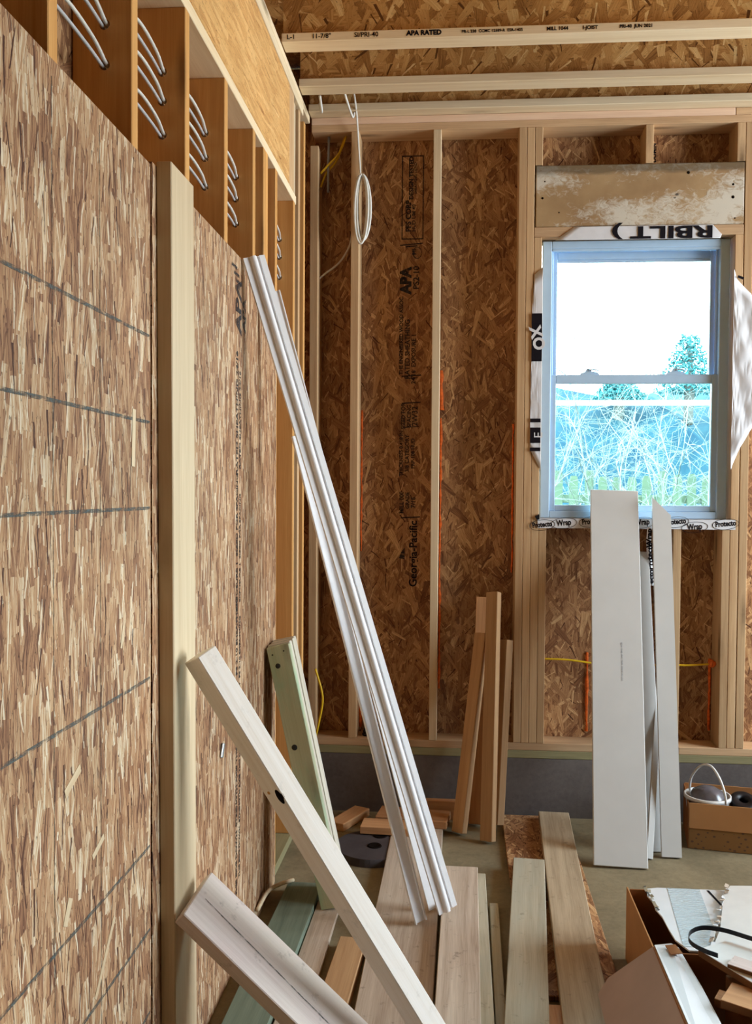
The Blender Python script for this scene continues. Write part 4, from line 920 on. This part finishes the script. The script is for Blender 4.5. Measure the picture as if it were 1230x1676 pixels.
# black strap loop
sb = bmesh.new()
sp_pts = smooth_pts([(x_, y_, z_+0.006) for x_, y_, z_ in [(1.462, -1.955, 0.336), (1.434, -1.930, 0.335), (1.410, -1.893, 0.334), (1.407, -1.862, 0.337), (1.424, -1.832, 0.341), (1.460, -1.816, 0.345), (1.510, -1.826, 0.346), (1.56, -1.858, 0.346), (1.64, -1.92, 0.346), (1.72, -2.0, 0.344)]], 6)
pv = None
for i, p in enumerate(sp_pts):
    d = (sp_pts[min(i+1, len(sp_pts)-1)]-sp_pts[max(i-1, 0)]).normalized(); n = d.cross(Z).normalized()
    q = [sb.verts.new(p+n*s1_*0.0008+Z*s2_*0.0065 - sp_pts[0]) for s1_, s2_ in ((-1, -1), (1, -1), (1, 1), (-1, 1))]
    if pv:
        for k in range(4): sb.faces.new((pv[k], pv[(k+1) % 4], q[(k+1) % 4], q[k]))
    else: sb.faces.new(q[::-1])
    pv = q
sb.faces.new(pv)
tag(link('packing_strap', to_me(sb, 'packing_strap'), M['black'], None, Matrix.Translation(sp_pts[0])), 'black plastic packing strap looped over the offcuts', 'strap')

# ------------------------------------------------------------------ outside
struct(abox('ground', (-40, 0.19, -0.15), (60, 60, -0.02), M['lawn'], bev=0))
fe = empty('picket_fence', (2.5, 5.0, 0.0)); tag(fe, 'weathered picket fence seen through the lower window pane', 'fence')
for k in range(26):
    xk = -1.75+0.15*k+random.uniform(-0.012, 0.012); h = 1.80+random.uniform(-0.03, 0.05)
    prism('picket', [(-0.045, -0.02), (0.045, -0.02), (0.045, h-0.05), (0.03, h), (-0.03, h), (-0.045, h-0.05)], -0.009, 0.009, M['picket'], frame((xk, 0, 0), X, Z, -Y) @ Matrix.Identity(4), fe)
for zz in (0.5, 1.55): board('rail', frame((0.2, 0.035, zz), X, Y, Z), 4.4, 0.04, 0.085, M['picket'], fe)
# wooded hillside
hb = bmesh.new(); n_ = 60; rows_ = []
for j, (yy, zz) in enumerate([(14, -0.5), (17, 2.6), (20, 4.25), (26, 4.85), (40, 3.0)]):
    rows_.append([hb.verts.new((-25+1.1*i, yy+0.8*math.sin(i*1.7+j), zz+(0.35*math.sin(i*0.9+j*2)+0.2*math.sin(i*2.3) if j in (1, 2, 3) else 0))) for i in range(n_)])
for a, b in zip(rows_, rows_[1:]):
    for i in range(n_-1): hb.faces.new((a[i], a[i+1], b[i+1], b[i]))
struct(link('hill', to_me(hb, 'hill', True), M['hill']))
def evergreen(loc, h, r, label, seed):
    rn = random.Random(seed); t = empty('evergreen_tree', loc); tag(t, label, 'tree', 'trees on the hillside')
    tube('trunk', [(0, 0, -0.3), (0.05, 0, h*0.5), (0, 0, h*0.9)], [0.12]*9+[0.06]*8, M['soil'], t, 6, 8)
    bm = bmesh.new()
    for i in range(1700):
        u = rn.random()**0.7; zz = h*(0.25+0.75*(1-u)); rr = r*(0.25+0.9*u)*math.sqrt(rn.random()); an = rn.random()*2*PI
        c = Vector((rr*math.cos(an), rr*math.sin(an), zz)); d = Vector((rn.uniform(-1, 1), rn.uniform(-1, 1), rn.uniform(-.7, .7))).normalized(); e = d.orthogonal().normalized(); s = rn.uniform(0.05, 0.11)*r
        v3 = [bm.verts.new(c+d*s), bm.verts.new(c-d*s*0.4+e*s*0.5), bm.verts.new(c-d*s*0.4-e*s*0.5), bm.verts.new(c+d.cross(e)*s*0.5)]
        for f in ((0, 1, 2), (0, 1, 3), (1, 2, 3), (0, 2, 3)): bm.faces.new([v3[q] for q in f])
    link('crown', to_me(bm, 'crown'), M['leaf'], t)
evergreen((6.35, 18.0, 3.6), 1.9, 0.75, 'taller evergreen tree rising into the upper pane at its right', 3)
evergreen((8.3, 19.6, 3.8), 1.1, 0.9, 'low evergreen tree at the right end of the hill crest', 4)
evergreen((4.75, 18.4, 3.7), 0.85, 0.7, 'small round tree on the middle of the hill crest', 5)
# white rail across the slope
wr = empty('white_fence', (5, 13.0, 0.0)); tag(wr, 'long white rail crossing the slope outside, level with the window meeting rail', 'fence')
board('rail', frame((0, 0, 3.34), X, Y, Z), 12, 0.05, 0.10, M['rail_white'], wr)
for k in range(2): abox('post', (-4.55+8.0*k, 0.03, -0.2), (-4.45+8.0*k, 0.13, 3.37), M['rail_white'], wr)
tag(tube('overhead_wire', [(-14, 18, 6.9), (4.4, 18, 7.05), (25, 18, 7.2)], 0.02, M['wire_grey'], None, 6, 10), 'thin overhead wire crossing the sky in the upper pane', 'wire')
# bare shrubs with arching pale stems
def shrub(loc, label, seed, n=16, h=2.6, lean_=(0.5, 0.0)):
    rn = random.Random(seed); t = empty('bare_shrub', loc); tag(t, label, 'shrub', 'bare shrubs outside the window')
    bm = bmesh.new()
    def grow(p, d, L, r, lvl):
        pts = [p.copy()]; k = 7
        for i in range(k):
            d = (d+Vector((rn.gauss(0, .13), rn.gauss(0, .13), rn.gauss(-0.03-0.05*(lvl == 0)*i/k, .10)))).normalized(); p = p+d*L/k; pts.append(p.copy())
        tube_bm(bm, pts, [r*(1-0.75*i/k) for i in range(k+1)], 4 if lvl else 5)
        if lvl < 3:
            for j in range((8, 5, 3)[lvl]):
                q = pts[rn.randint(2, k)]; dd = (d+Vector((rn.gauss(0, .8), rn.gauss(0, .6), rn.gauss(0.1, .7)))).normalized()
                grow(q, dd, L*rn.uniform(0.28, 0.55), r*0.55, lvl+1)
    for i in range(n):
        an = rn.uniform(0, 2*PI); d = Vector((math.cos(an)*0.55+lean_[0]*0.5, math.sin(an)*0.4+lean_[1]*0.5, 1.25)).normalized()
        grow(Vector((rn.gauss(0, .12), rn.gauss(0, .1), -0.02)), d, h*rn.uniform(0.75, 1.15), 0.011, 0)
    link('branches', to_me(bm, 'branches'), M['twig'], t)
shrub((1.75, 3.6, 0.0), 'bare shrub with arching pale stems at the left of the lower pane', 11, 9, 2.6, (0.9, 0))
shrub((2.9, 4.2, 0.0), 'bare shrub with tangled pale twigs at the right of the lower pane', 12, 7, 2.3, (0.0, 0))
shrub((2.3, 9.5, 0.0), 'bare shrub standing beyond the picket fence', 13, 8, 3.2, (0.6, 0))
